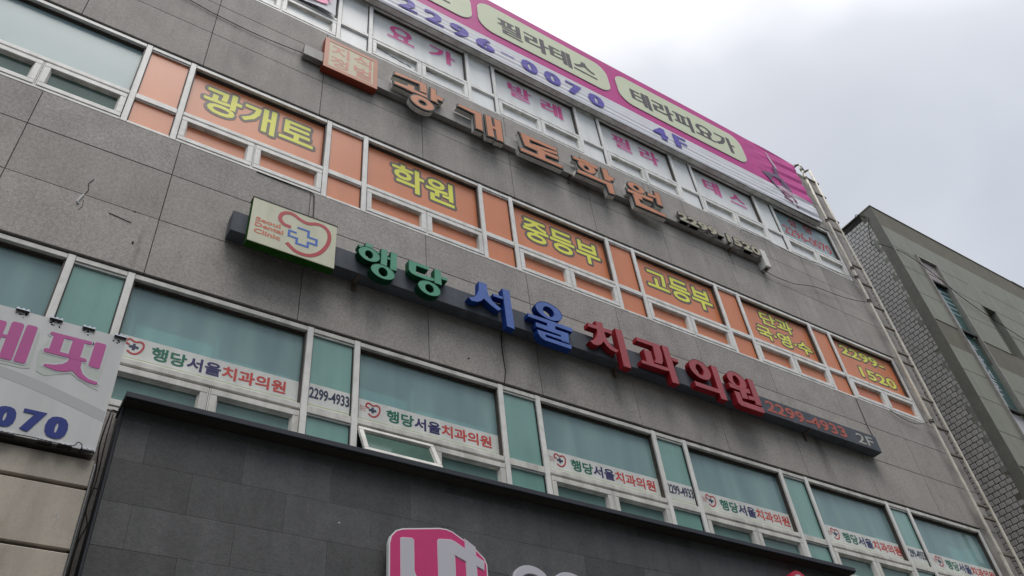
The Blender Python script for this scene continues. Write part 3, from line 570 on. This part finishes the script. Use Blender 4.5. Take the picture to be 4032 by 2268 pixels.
for q, ch in enumerate(dg):
    r_ = max(v[0] for v in font_mesh(dg[:q+1], .005, .5)[0]); g_ = font_mesh(ch, .005, .5)[0]; l_ = r_-(max(v[0] for v in g_)-min(v[0] for v in g_))
    a = 8.395+(l_-fx0)/(fx1-fx0)*1.94; b_ = 8.395+(r_-fx0)/(fx1-fx0)*1.94
    z0, z1 = (11.925, 12.105) if ch != '-' else (11.990, 12.012)
    lo = lettering('digit', ch, 'o_side', A, a, b_, z0, z1, .1005, bold=.005, rim=.026, thick=.045)
    for m, rim, d, th, nm in (('o_black', .030, .147, .012, 'black_return'), ('o_edge', .026, .1602, .0006, 'grey_rim'), ('gold', .009, .1625, .0006, 'digit_face')): lettering(nm, ch, m, lo, a, b_, z0, z1, d, bold=.005, rim=rim, thick=th)
S_ = MB(); S_.quadbox(1.985, 2.785, 11.770, 12.490, .012, .118, 'seal_side', ch=.002)
seal = S_.build('seal_box', A)
b = MB()
for x0, x1, z0, z1 in ((1.985, 2.785, 12.428, 12.492), (1.985, 2.785, 11.768, 11.838), (1.985, 2.052, 11.8385, 12.4275), (2.722, 2.785, 11.8385, 12.4275)): b.quadbox(x0, x1, z0, z1, .1185, .124, 'seal_frame')
b.build('seal_frame', seal)
b = MB(); b.quadbox(2.0525, 2.7215, 11.8390, 12.4270, .1185, .1205, 'seal_face'); b.build('seal_face', seal)
for t_, a, b_, c_, d_ in (('지', 2.085, 2.35, 12.15, 12.38), ('식', 2.42, 2.69, 12.16, 12.40), ('정', 2.085, 2.345, 11.87, 12.10), ('벌', 2.43, 2.70, 11.87, 12.12)):
    lettering('lettering', t_, 'seal_text', seal, a, b_, c_, d_, .1208, bold=.008, thick=.0003, rim=.003)

# loose wires along the facade: each its own thing
def wire(pts, r, label):
    b = MB(); b.tube(smooth_path(pts, 5), r, 'wire', 5); o = b.build('wire', smooth=True); o['label'] = label; o['category'] = 'wire'; o['group'] = 'loose wires along the facade'
wire([(-.9, -.012, 12.32), (-.2, -.02, 12.12), (.373, -.015, 12.02), (.57, -.015, 11.99), (1.12, -.018, 11.955), (1.72, -.03, 11.985)], .006, 'thin black wire running left from the red and cream seal box')
wire([(10.46, -.05, 11.70), (10.70, -.05, 11.66), (11.2, -.05, 11.70), (11.6, -.05, 11.83), (11.95, -.05, 11.92), (12.4, -.05, 11.95), (12.9, -.05, 12.02), (13.36, -.10, 12.08)], .006, 'sagging black wire from the end of the academy sign to the ladder')
wire([(10.20, -.03, 12.60), (10.274, -.04, 12.70), (10.6, -.03, 12.73), (10.95, -.03, 12.755), (11.77, -.03, 12.70), (12.46, -.03, 12.79), (13.1, -.03, 12.82), (13.45, -.08, 12.80)], .0055, 'black wire under the top windows between the sign box and the ladder')
wire([(11.585, -.02, 9.28), (11.585, -.012, 8.91), (11.575, -.012, 8.72), (11.61, -.012, 8.50)], .0055, 'short black wire hanging over the stone above the slate rail end')
wire([(12.46, -.03, 9.29), (12.77, -.035, 9.19), (13.13, -.04, 9.185), (13.50, -.10, 9.30)], .006, 'black wire drooping under the last orange window to the ladder')

# ---------------------------------------------------------------- banner on the parapet
N_ = empty('yoga_banner', 'long magenta and white cloth banner with cream panels along the roof edge', 'banner')
fr = MB(); fr.quadbox(-3.5, 13.14, 14.235, 14.27, .014, .11, 'alu_dirty'); fr.quadbox(-3.5, 13.14, 16.24, 16.268, .014, .11, 'joint'); fr.quadbox(13.115, 13.14, 14.2705, 16.2395, .014, .11, 'alu_dirty')
fr.quadbox(-3.5, 13.14, 14.31, 14.34, .013, .04, 'gasket'); fr.build('banner_frame', N_)
def cloth(name, x0, x1, z0, z1, m, nx, nz, amp, base=.132, par=None):
    v = []; f = []
    def dd(x, z):
        t = max(0, min(1, (14.85-z)/.6)); r = amp*(math.sin(z*48+1.2*math.sin(x*.9))*.6*t+math.sin(z*29+x*.7)*.4*t)
        c_ = max(0, (x-11.3)/1.9); r += .012*c_*math.sin(z*17-x*5.5+1.4*math.sin(x*3))+.006*c_*math.sin(z*34-x*3)
        r += .004*math.sin(x*1.3+z*2)
        return r
    for i in range(nz+1):
        for j in range(nx+1):
            x = x0+(x1-x0)*j/nx; z = z0+(z1-z0)*i/nz; 
            if i == 0 and z0 < 14.4: z += max(0, (x-9)/4.1)*.05
            v.append((x, -(base+dd(x, z)), z))
    for i in range(nz):
        for j in range(nx): a = i*(nx+1)+j; f.append((a, a+1, a+nx+2, a+nx+1))
    me = bpy.data.meshes.new(name); me.from_pydata(v, [], f); me.materials.append(M[m]); me.polygons.foreach_set('use_smooth', [True]*len(f)); me.update()
    return obj(name, me, par), dd
up, dd = cloth('magenta_cloth', -3.5, 13.15, 14.853, 16.27, 'magenta', 260, 40, .006, par=N_)
lo_, _ = cloth('white_cloth', -3.5, 13.15, 14.225, 14.852, 'bwhite', 260, 50, .0075, par=N_)
def drape(o, lift):
    """lay a flat mesh built at y=0 onto the banner cloth"""
    for v in o.data.vertices: v.co.y = -(.132+dd(v.co.x, v.co.z)+lift)+v.co.y
def roundrect(x0, x1, z0, z1, r, n=7):
    P = []
    for cx, cz, a0 in ((x1-r, z1-r, 0), (x0+r, z1-r, 90), (x0+r, z0+r, 180), (x1-r, z0+r, 270)):
        for q in range(n+1): a = math.radians(a0+90*q/n); P.append((cx+r*math.cos(a), cz+r*math.sin(a)))
    return P
def grid_patch(name, inside, x0, x1, z0, z1, st, m, lift, par):
    pass
def pill(x0, x1):
    for w, m, lift, nm in ((.012, 'pill_line', .0105, 'panel_border'), (0, 'pill', .0135, 'print_panel')):
        # left and right roundings of different size, built as strips so the panel follows the cloth
        v = []; f = []; n = 60; a0, a1, z0, z1, r = x0-w, x1+w, 15.095-w, 16.025+w, .30+w
        for q in range(n+1):
            x = a0+(a1-a0)*(1-math.cos(math.pi*q/n))/2
            e_ = min(x-a0, a1-x); hgt = r-math.sqrt(max(0, r*r-(r-e_)**2)) if e_ < r else 0
            zt, zb = z1-hgt, z0+hgt
            for i in range(9): z = zb+(zt-zb)*i/8; v.append((x, -(.132+dd(x, z)+lift), z))
        for q in range(n):
            for i in range(8): a = q*9+i; f.append((a, a+9, a+10, a+1))
        me = bpy.data.meshes.new(nm); me.from_pydata(v, [], f); me.materials.append(M[m]); me.update(); obj(nm, me, N_)
for x0, x1 in ((1.42, 4.54), (4.69, 7.64), (7.865, 11.30)): pill(x0, x1)
def btext(t, a, b_, c_, d_, m, bold, lift=.0165, fat=.020):
    o = lettering('lettering', t, m, N_, a+fat, b_-fat, c_, d_, 0, bold=.008, thick=.0006, fat=fat); drape(o, lift)
btext('댄스', 2.3, 4.11, 15.27, 15.77, 'btext', .03); btext('필라테스', 5.10, 7.335, 15.275, 15.775, 'btext', .03); btext('테라피요가', 8.20, 11.02, 15.26, 15.775, 'btext', .03)
for ch, a, b_ in (('2', 3.09, 3.45), ('2', 3.58, 3.945), ('9', 4.067, 4.437), ('6', 4.567, 4.95), ('0', 5.50, 5.85), ('0', 5.99, 6.35), ('7', 6.467, 6.84), ('0', 6.965, 7.33)): btext(ch, a, b_, 14.375, 14.722, 'purple', .035, .012, .032)
o = MB(); o.prism([(5.084, 14.555), (5.357, 14.555), (5.357, 14.575), (5.084, 14.575)], 0, .001, 'purple'); o = o.build('lettering', N_); drape(o, .012)
btext('4', 8.50, 8.885, 14.375, 14.75, 'purple', .03, .012, .034); btext('F', 9.05, 9.40, 14.385, 14.78, 'purple', .03, .012, .034)
dn = MB()
dn.prism([(12.185, 16.10), (12.235, 16.10), (12.30, 15.83), (12.345, 15.60), (12.275, 15.56), (12.22, 15.80)], 0, .001, 'skin')
dn.prism([(12.20, 15.62), (12.28, 15.56), (12.30, 15.42), (12.30, 15.30), (12.15, 15.34), (12.17, 15.50)], 0, .0022, 'dancer')
dn.prism([(11.68, 15.16), (12.03, 15.295), (12.25, 15.33), (12.30, 15.20), (12.22, 15.14), (12.05, 15.17), (11.93, 15.06), (11.80, 15.03)], 0, .0012, 'dancer')
dn.prism([(11.80, 15.05), (11.93, 15.06), (11.99, 14.86), (12.06, 14.78), (11.98, 14.77), (11.88, 14.92)], 0, .0018, 'dancer')
dn.prism([(12.22, 15.20), (12.33, 15.25), (12.46, 15.10), (12.50, 14.90), (12.40, 14.86), (12.20, 14.93), (12.25, 15.08)], 0, .0026, 'dancer')
dn.prism([(12.02, 14.86), (12.20, 14.93), (12.40, 14.86), (12.49, 14.84), (12.47, 14.70), (12.35, 14.72), (12.30, 14.62), (12.15, 14.66), (12.06, 14.74)], 0, .0012, 'skin')
dn.prism([(12.12, 14.78), (12.34, 14.73), (12.37, 14.66), (12.14, 14.63)], 0, .0028, 'maroon'); dn.prism([(12.14, 14.60), (12.36, 14.50), (12.32, 14.44), (12.10, 14.52)], 0, .0028, 'maroon'); dn.prism([(12.44, 14.70), (12.51, 14.62), (12.50, 14.38), (12.43, 14.40)], 0, .0028, 'maroon')
dn = dn.build('dancer_print', N_); drape(dn, .010)
# pale torn banner hanging over the first top-floor window
hb = empty('hanging_banner', 'crumpled white banner with a pink letter hanging over the topmost left window', 'banner')
v = []; f = []
for i in range(13):
    for j in range(25):
        x = .52+1.60*j/24; z = 13.42+.95*i/12-(.09*(j/24) if i == 0 else 0); v.append((x, -(.03+.015*math.sin(x*9+z*4)+.03*max(0, (13.6-z)))-.0, z))
for i in range(12):
    for j in range(24): a = i*25+j; f.append((a, a+1, a+26, a+25))
me = bpy.data.meshes.new('banner_cloth'); me.from_pydata(v, [], f); me.materials.append(M['bwhite']); me.polygons.foreach_set('use_smooth', [True]*len(f)); me.update(); obj('banner_cloth', me, hb)
lettering('lettering', '송', 'pink', hb, 1.58, 2.02, 13.47, 13.92, .062, bold=.01, rim=.02, thick=.0004)

# crumpled film peeling inside some top floor sashes
for x0, x1, sg in ((2.84, 3.42, 1), (3.69, 4.25, -1), (7.34, 7.92, -1)):
    k = int((x0-.465)//PITCH); win = W[4, k, 'w']
    b = MB(); n = 9
    top = [(x0+(x1-x0)*q/n, 13.17-sg*.10*q/n+RND.uniform(-.012, .012)) for q in range(n+1)]
    for q in range(n):
        (xa, za), (xb, zb) = top[q], top[q+1]
        b.prism([(xa, za), (xb, zb), (xb, zb-.008-.006*(q % 2)), (xa, za-.010)], -.0585, -.052-.004*(q % 2), ('gasket', 'rust')[q % 2])
    b.build('peeling_film', win)

# ---------------------------------------------------------------- rooftop ladder
LD = empty('wall_ladder', 'tall weathered white steel ladder standing against the right end of the facade', 'ladder')
def rail(xs, nm='rail'):
    b = MB(); b.tube(xs, .028, 'ladder', 8); b.build(nm, LD, smooth=True)
rail([(13.46, -.12, 16.41), (13.44, -.12, 14.5), (13.465, -.12, 12.8), (13.48, -.12, 11.0), (13.49, -.12, 9.7), (13.50, -.12, 8.2), (13.53, -.12, 6.5), (13.54, -.12, 3)])
rail([(13.80, -.12, 16.41), (13.80, -.12, 14.5), (13.87, -.12, 12.9), (13.89, -.12, 11.0), (13.91, -.12, 9.5), (13.95, -.12, 7.9), (13.95, -.12, 6.5), (13.96, -.12, 3)])
for z in (15.95, 15.46, 14.63, 14.28, 13.18, 12.65, 12.02, 11.5, 10.86, 10.62, 9.80, 9.18, 8.63, 7.68, 7.45, 6.82, 6.2, 5.6, 5.0, 4.4, 3.8):
    b = MB(); b.quadbox(13.50, 13.90, z, z+.045, .10, .135, 'rung', ch=.003); b.build('rung', LD)
for z, xx in ((14.45, 13.44), (13.0, 13.46), (12.75, 13.46), (12.1, 13.47), (9.25, 13.49), (16.2, 13.455), (15.9, 13.45)):
    b = MB(); pts = [(xx+.035*math.cos(a*.9), -.12-.035*math.sin(a*.9), z+.004*a+RND.uniform(-.008, .008)) for a in range(22)]
    b.tube(pts, .006, 'wire', 5); b.build('lashing', LD)
for xx in (13.46, 13.80):
    b = MB(); b.tube([(xx, -.12, 16.40), (xx, -.10, 16.45), (xx-.01, -.05, 16.47), (xx-.02, .04, 16.46)], .024, 'rust', 8); b.build('hook', LD, smooth=True)
b = MB(); b.tube([(13.2, -.10, 16.28), (13.35, -.13, 16.36), (13.47, -.15, 16.33), (13.5, -.15, 16.2), (13.42, -.15, 16.1), (13.36, -.13, 15.95)], .007, 'wire', 5); b.tube([(13.47, -.13, 15.9), (13.40, -.12, 15.6), (13.48, -.12, 15.3)], .005, 'wire', 5); b.build('tie_wire', LD)

# ---------------------------------------------------------------- charcoal shop fascia with its signs
F = empty('shop_fascia', 'dark charcoal tiled shop front fascia with a slate cap along its top', 'shop front')
FX0, FX1 = .659, 9.228
b = MB(); b.quadbox(FX0+.02, FX1-.03, 2.8, 5.720, .012, .212, 'joint'); b.build('fascia_core', F)
b = MB(); b.quadbox(FX0-.012, FX1+.012, 5.724, 5.776, .02, .35, 'fascia_cap', ch=.004); b.quadbox(FX0, FX1, 5.711, 5.7235, .02, .33, 'joint'); b.build('cap', F)
b = MB(); b.quadbox(FX0, FX0+.0195, 2.8, 5.710, .02, .222, 'fascia_cap', ch=.003); b.build('edge_trim', F); b = MB(); b.quadbox(FX1-.0295, FX1, 2.8, 5.710, .02, .222, 'fascia_cap', ch=.003); b.build('edge_trim', F)
z = 5.952; r_ = 0
while z > 2.9:
    z0 = z-.348; off = .90-.76*2 if r_ % 2 else 1.28-.76*2
    x = off-.76
    while x < FX1:
        a, c_ = max(x, FX0+.0215), min(x+.76, FX1-.031)
        if c_-a > .03 and z0 < 5.70:
            b = MB(); b.quadbox(a+.0007, c_-.0007, z0+.0007, min(z, 5.709)-.0007, .2125, .2195+RND.uniform(0, .0015), 'fascia', ch=.0006); b.build('fascia_tile', F)
        x += .76
    z = z0; r_ += 1
sp = MB(); sp.prism([(2.50, 5.085), (2.515, 5.10), (2.525, 5.085)], .2212, .2225, 'lb'); sp.build('paint_fleck', F)

LG = empty('magenta_logo_sign', 'rounded magenta logo box with pale letter shapes on the charcoal fascia', 'logo sign')
outl = [(2.912, 4.20), (2.912, 4.93), (2.93, 5.00), (2.975, 5.055), (3.04, 5.085), (3.40, 5.160), (3.47, 5.163), (3.53, 5.150), (3.65, 5.089), (3.76, 5.025), (3.845, 4.955), (3.868, 4.90), (3.870, 4.20)]
b = MB(); b.prism(outl, .300, .343, 'logo_rim'); b.prism(offset_poly(outl, -.05), .22, .2995, 'chan_side'); lgb = b.build('rim', LG)
b = MB(); b.prism(offset_poly(outl, -.012), .3432, .3452, 'logo_mag'); b.build('face', LG)
for P in ([(3.021, 4.985), (3.035, 4.995), (3.125, 5.005), (3.140, 4.99), (3.140, 4.72), (3.18, 4.62), (3.18, 4.2), (3.024, 4.2), (3.022, 4.70)],
          [(3.376, 5.030), (3.390, 5.047), (3.50, 5.062), (3.540, 5.055), (3.652, 5.000), (3.652, 5.095), (3.750, 5.037), (3.749, 4.958), (3.832, 4.918), (3.824, 4.842), (3.751, 4.868), (3.749, 4.2), (3.652, 4.2), (3.651, 4.889), (3.536, 4.930), (3.535, 4.2), (3.372, 4.2)]):
    b = MB(); b.prism(offset_poly(P, .006), .3455, .348, 'logo_edge'); b.prism(P, .3482, .351, 'logo_white'); b.build('letter_shape', LG)
def chan(cx, cz, rx, rz, a0, a1, w, label):
    o_ = empty('channel_letter', label, 'sign letter', 'white channel letters on the fascia')
    P = [(cx+rx*math.cos(math.radians(a0+(a1-a0)*q/24)), cz+rz*math.sin(math.radians(a0+(a1-a0)*q/24))) for q in range(25)]
    v = [(x, -.32, z) for x, z in P]
    b = MB(); stroke(b, P, w*1.75, .3005, .318, 'logo_white'); stroke(b, P, w*1.35, .3185, .326, 'logo_white'); b.build('letter_face', o_)
    s_ = MB(); stroke(s_, P, w*1.85, .222, .300, 'chan_side'); s_.build('letter_side', o_)
chan(4.355, 4.815, .165, .125, 35, 250, .052, 'white rounded letter just right of the magenta logo, cut by the frame edge')
chan(4.79, 4.83, .165, .115, 20, 200, .052, 'second white rounded letter on the fascia, barely showing at the frame edge')
RD = empty('red_disc_sign', 'small round red sign with a white curved mark at the fascia end', 'sign')
b = MB(); b.prism([(8.13+.137*math.cos(math.radians(q*10)), 5.440+.120*math.sin(math.radians(q*10))) for q in range(36)], .222, .33, 'disc'); b.build('disc', RD)
b = MB(); stroke(b, [(8.125+.070*math.cos(math.radians(a)), 5.435+.070*math.sin(math.radians(a))) for a in range(60, 250, 12)], .022, .3302, .333, 'logo_white'); b.build('curved_mark', RD)

# ---------------------------------------------------------------- light box banner at the left
S = empty('lightbox_sign', 'large white sheet sign with plum Korean letters and blue digits left of the fascia', 'sign')
b = MB(); b.quadbox(-3.2, .528, 5.105, 6.148, .36, .488, 'lb_side', ch=.004); b.quadbox(-3.2, .530, 5.105, 6.150, .4885, .496, 'lb'); b.build('sheet', S)
def lp(pts, d0, m, nm='print_shape', off=0):
    b = MB(); b.prism(offset_poly(pts, off) if off else pts, .4962+d0, .4968+d0, m); b.build(nm, S)
band = smooth_path([(-1.2, 5.66), (-.6, 5.655), (-.22, 5.625), (.05, 5.575), (.30, 5.51), (.525, 5.448)], 4)
bb = MB()
for q in range(len(band)-1):
    a, c_ = band[q], band[q+1]
    if c_[0] > .527: break
    bb.prism([(a[0], a[1]-.088), (c_[0], c_[1]-.088), c_, a], .4962, .4967, 'lb_band')
bb.build('swoosh', S)
gs = [[(.02, 5.985), (.315, 5.985), (.355, 6.0), (.42, 5.99), (.42, 5.74), (.43, 5.61), (.36, 5.63), (.22, 5.70), (.06, 5.63), (0, 5.65), (-.03, 5.82)],
      [(-.9, 5.98), (-.06, 5.985), (-.045, 5.66), (-.10, 5.645), (-.9, 5.64)]]
for P in gs: lp(P, .0007, 'lb_green', 'green_glow')
pit = [[(.002, 6.012), (.010, 6.028), (.292, 6.030), (.300, 6.014), (.292, 6.000), (.010, 5.998)], [(.030, 6.010), (.105, 6.010), (.105, 5.842), (.030, 5.842)], [(.165, 6.010), (.248, 6.010), (.248, 5.842), (.165, 5.842)],
       [(-.005, 5.852), (.008, 5.868), (.285, 5.862), (.300, 5.848), (.290, 5.832), (.008, 5.832)],
       [(.318, 6.030), (.330, 6.040), (.390, 6.040), (.400, 6.028), (.400, 5.812), (.388, 5.800), (.330, 5.804), (.318, 5.816)],
       [(.178, 5.820), (.190, 5.832), (.262, 5.832), (.270, 5.820), (.272, 5.770), (.300, 5.720), (.345, 5.690), (.410, 5.680), (.418, 5.665), (.404, 5.655), (.345, 5.660), (.280, 5.682), (.225, 5.728), (.180, 5.702), (.120, 5.694), (.055, 5.704), (.030, 5.712), (.036, 5.728), (.100, 5.740), (.150, 5.765), (.175, 5.795)]]
e_l = [[(-.262, 6.012), (-.250, 6.030), (-.190, 6.030), (-.178, 6.015), (-.174, 5.700), (-.184, 5.685), (-.246, 5.685), (-.258, 5.700)], [(-.163, 6.020), (-.152, 6.034), (-.098, 6.034), (-.088, 6.020), (-.084, 5.700), (-.096, 5.686), (-.152, 5.686), (-.164, 5.700)],
       [(-.40, 6.012), (-.300, 6.012), (-.290, 5.995), (-.290, 5.72), (-.36, 5.69), (-.40, 5.69)], [(-.30, 5.895), (-.255, 5.895), (-.255, 5.868), (-.30, 5.868)]]
for n_, P in enumerate(pit+e_l): lp(P, .0015+.0003*(n_ % 4), 'lb_halo', 'letter_halo', .014)
for n_, P in enumerate(pit+e_l): lp(P, .0040+.0003*(n_ % 4), 'lb_pink', 'letter_stroke')
lettering('digits', '0', 'lb_blue', S, -.140, -.032, 5.150, 5.312, .4980, bold=.02, fat=.014); lettering('digits', '7', 'lb_blue', S, .024, .148, 5.150, 5.326, .4980, bold=.02, fat=.012); lettering('digits', '0', 'lb_blue', S, .185, .302, 5.140, 5.318, .4980, bold=.02, fat=.015)
def clip(x, zt, lab, first=[None]):
    if first[0] is None:
        b = MB(); b.quadbox(-.046, .046, -.006, .004, .46, .512, 'chrome', ch=.002); b.quadbox(-.046, .046, -.018, -.0065, .502, .509, 'mould')
        for q in (-.034, 0, .034):
            b.tube([(q, -.505, .004), (q, -.505, .012)], .009, 'chrome', 8)
        first[0] = b
    o = first[0].build('spring_clip', S); o.location = (x, 0, zt)
for x in (-.84, -.53, -.225, .010, .245, .480): clip(x, 6.152, '')
for x in (-.52, -.27, -.035, .200, .330, .475): clip(x, 5.103, '')
for x in (-.225, .010, .245, .480):
    for q in range(9): 
        b = MB(); cx = x+RND.uniform(-.045, .045); cz = 6.135-RND.uniform(.0, .05); w_ = RND.uniform(.003, .009)
        b.prism([(cx-w_, cz), (cx+w_*.6, cz+w_*.7), (cx+w_, cz-w_), (cx-w_*.2, cz-w_*1.3)], .4961, .4966, 'mould'); b.build('peeling_spot', S)
b = MB(); b.tube(smooth_path([(-.9, -.505, 5.09), (-.5, -.51, 5.112), (-.1, -.51, 5.102), (.10, -.51, 5.108), (.36, -.515, 5.10), (.40, -.53, 5.13), (.43, -.53, 5.12), (.44, -.51, 5.09)], 4), .0035, 'wire', 5); b.build('cable', S)
# beige cladding under it
CL = empty('beige_cladding', 'stained beige metal cladding panels below the sheet sign, with dark grooves', 'cladding wall')
b = MB(); b.quadbox(-3.2, .535, 1.0, 5.07, .1, .40, 'joint'); b.build('backing', CL)
for z0, z1 in ((4.853, 5.060), (4.388, 4.825), (3.92, 4.362), (3.45, 3.894), (2.98, 3.424)):
    b = MB(); b.quadbox(-3.2, .549, z0, z1, .4005, .45, 'clad', ch=.006); b.build('cladding_panel', CL)
b = MB(); b.quadbox(.552, .560, 1.0, 5.04, .30, .452, 'chrome'); b.quadbox(.5365, .5515, 1.0, 5.04, .30, .425, 'joint'); b.build('edge_strip', CL)
lettering('scratch', 'ㅋ', 'lb_halo', CL, .375, .425, 4.585, 4.615, .4503, bold=-.02, thick=.0006)
# cables in the gap
wire([(.66, -.05, 5.76), (.60, -.16, 5.70), (.585, -.20, 5.60), (.575, -.20, 5.35), (.60, -.18, 5.1), (.605, -.16, 4.7), (.60, -.16, 4.2)], .006, 'black wire looping down in the gap beside the white sheet sign')
wire([(.62, -.08, 5.72), (.615, -.12, 5.45), (.625, -.12, 5.1), (.61, -.14, 4.85), (.64, -.16, 4.72), (.61, -.16, 4.55), (.62, -.14, 4.1)], .005, 'second thin black wire in the narrow gap beside the charcoal fascia')

# ---------------------------------------------------------------- neighbouring building at the right
NB = empty('neighbour_building', 'grey green plastered building with olive bands and a tiled side wall', 'building')
NX0, NX1, NZ = 16.20, 30.0, 16.56
b = MB()
b.quadbox(NX0+.03, NX1, 0, NZ-.02, -13, -.35, 'grout')
b.build('wall_core', NB)
bands = [(15.872, NZ, 'olive'), (12.862, 15.868, 'plaster'), (12.122, 12.858, 'olive'), (9.152, 12.118, 'plaster'), (8.40, 9.148, 'olive'), (0, 8.396, 'plaster')]
cuts = [NX0, 17.085, 17.815, 19.180, 19.782, NX1]
for z0, z1, m in bands:
    n_ = 0
    for x0, x1 in zip(cuts, cuts[1:]):
        if (x0, x1) == (17.085, 17.815):
            if z1 > 15.2: segs = [(max(z0, 15.20), z1)]
            else: segs = []
            if z0 == 12.862: segs = [(15.20, z1)]
        elif (x0, x1) == (19.180, 19.782) and m == 'plaster' and z0 > 5: segs = [(z0+1.582 if z0 > 12 else z1-.9, z1)] if z0 > 12 else [(z0, z0+.001)]
        else: segs = [(z0, z1)]
        for a, c_ in segs:
            if c_-a > .01:
                off = 0.0 if m == 'plaster' else -.012
                b = MB(); b.quadbox(x0, x1, a, c_, -.35, off, m); b.build('wall_'+('band' if m == 'olive' else 'panel'), NB)
g_ = MB()
for z in (15.138, 14.472, 13.642, 11.466, 10.752, 9.930):
    for x0, x1 in ((NX0-.0005, 17.03), (17.87, 19.178), (19.784, NX1)): g_.quadbox(x0, x1, z-.006, z+.006, -.01, .0015, 'joint')
g_.build('groove', NB)
n_ = MB(); n_.quadbox(19.181, 19.781, 9.2, 12.118, -.349, -.002, 'plaster'); n_.build('wall_panel', NB)
b = MB(); b.quadbox(19.165, 19.18, 12.864, 14.444, -.3, .02, 'rough_plaster'); b.quadbox(19.1805, 19.7815, 12.864, 14.444, -.9, -.60, 'gasket'); b.build('niche_lining', NB)
# side return: rough plaster strip, then tiles
b = MB(); b.quadbox(NX0-.004, NX0+.0295, 0, NZ-.05, -.226, -.0005, 'rough_plaster'); b.build('corner_strip', NB)
tw, th_ = .138, .116
def tile_mesh(w0=tw):
    me = MB(); y0, y1, z0, z1 = .0065, w0-.0065, .0065, th_-.0065; c = .009
    me.v = [(0, y0, z0), (0, y1, z0), (0, y1, z1), (0, y0, z1), (-.010, y0+.001, z0+.001), (-.010, y1-.001, z0+.001), (-.010, y1-.001, z1-.001), (-.010, y0+.001, z1-.001), (-.015, y0+c, z0+c), (-.015, y1-c, z0+c), (-.015, y1-c, z1-c), (-.015, y0+c, z1-c)]
    me.f = []
    for a in (0, 4):
        for q in range(4): me.f.append((a+q, a+(q+1) % 4, a+4+(q+1) % 4, a+4+q))
    me.f.append((8, 9, 10, 11)); me.f = [tuple(reversed(t)) for t in me.f]; me.m = [0]*len(me.f); me.mats = ['tile']
    return me
pA = tile_mesh(); pB = tile_mesh(tw/2); protoA = pA.build('wall_tile', NB); protoB = pB.build('wall_tile', NB); used = set()
rest = MB(); rest.mats = ['tile']; cells = []
r_ = 0; z = 16.34
while z > 1:
    z -= th_; r_ += 1
    half = r_ % 2
    if half: cells.append((.228, z, 'B'))
    for c_ in range(12): cells.append((.228+tw*c_+(tw/2 if half else 0), z, 'A'))
vis = sorted([c for c in cells if c[0] < .95 and c[1] > 6.8], key=lambda c: (c[1]-1.6)**2+(c[0]+6.3)**2)[:298]; vis = set(vis)
for y, z, t_ in cells:
    P = pA if t_ == 'A' else pB; pr = protoA if t_ == 'A' else protoB; dx = RND.uniform(-.0012, .0012)
    if (y, z, t_) in vis:
        o = pr if t_ not in used else pr.copy()
        if t_ in used: COL.objects.link(o); o.parent = NB
        used.add(t_); o.location = (NX0+.0145+dx, y, z); o.rotation_euler = (RND.uniform(-.008, .008), RND.uniform(-.012, .012), RND.uniform(-.012, .012))
    else:
        i = len(rest.v); rest.v += [(a+NX0+.0145+dx, b_+y, cc+z) for a, b_, cc in P.v]; rest.f += [tuple(i+q for q in f) for f in P.f]; rest.m += [0]*len(P.f)
rest.build('wall_tiling', NB, kind='stuff')
b = MB(); b.quadbox(NX0+.012, NX0+.029, 0, 16.36, -13, -.2265, 'grout'); b.build('side_wall', NB)
b = MB(); b.quadbox(NX0-.01, 22.30, NZ, NZ+.03, -13, .006, 'rough_plaster', ch=.006); b.quadbox(22.32, NX1, NZ+.0005, NZ+.05, -13, .01, 'rough_plaster'); b.build('roof_edge', NB)
# tall glass strip
tw_ = MB()
for x0, x1 in ((17.046, 17.082), (17.818, 17.852)): tw_.quadbox(x0, x1, 5.0, 15.20, -.02, .060, 'b_frame', ch=.004)
tw_.quadbox(17.083, 17.817, 15.155, 15.198, -.02, .05, 'b_frame')
for z in (14.44, 12.905, 10.765, 8.9): tw_.quadbox(17.083, 17.817, z-.03, z+.03, -.03, .012, 'gasket'); 
tw_ = tw_.build('window', NB)
for q in range(3):
    b = MB(); z0 = 14.475+q*.226; b.quadbox(17.085, 17.815, z0, z0+.218, -.06, -.018+.006*(q % 2), 'louvre', ch=.004); b.build('louvre', tw_)
for z0, z1, m in ((12.937, 14.408, 'b_glass'), (10.797, 12.873, 'b_glass'), (8.932, 10.733, 'b_panel'), (5, 8.868, 'b_glass')):
    b = MB(); b.quadbox(17.085, 17.815, z0, z1, -.08, -.065, m); b.build('pane', tw_)
b = MB()
for q in range(5): b.quadbox(17.09, 17.81, 13.55+q*.17, 13.60+q*.17, -.0648, -.062, 'sky_print')
b.build('blind_slats', tw_)
for q, (t_, z0) in enumerate((('수', 12.36), ('학', 11.98), ('전', 11.60), ('문', 11.22))):
    lettering('lettering', t_, 'logo_white', tw_, 17.22, 17.60, z0, z0+.32, .0645-.129, bold=.0)
wire([(15.9, .15, 15.2), (16.495, -.06, 14.93), (17.45, -.075, 14.56), (18.38, -.05, 14.16), (19.99, -.05, 13.77), (22.5, -.05, 13.2)], .008, 'thin dark cable slanting across the grey green building front')
b = MB()
pts = [(16.18-.02, .20, 16.30), (16.10, .30, 16.40), (16.12, .45, 16.42), (16.16, .62, 16.36), (16.17, .75, 16.30)]
b.tube(smooth_path(pts, 4), .012, 'wire', 5); b.tube(smooth_path([(16.17, .22, 16.36), (16.08, .34, 16.50), (16.13, .42, 16.55), (16.17, .5, 16.35)], 4), .009, 'wire', 5); b.tube(smooth_path([(16.17, .16, 16.28), (16.17, .30, 15.95), (16.165, .40, 15.55), (16.17, .30, 15.2)], 4), .007, 'wire', 5)
b.build('cable_bundle', NB)
print('objects', len(bpy.data.objects))
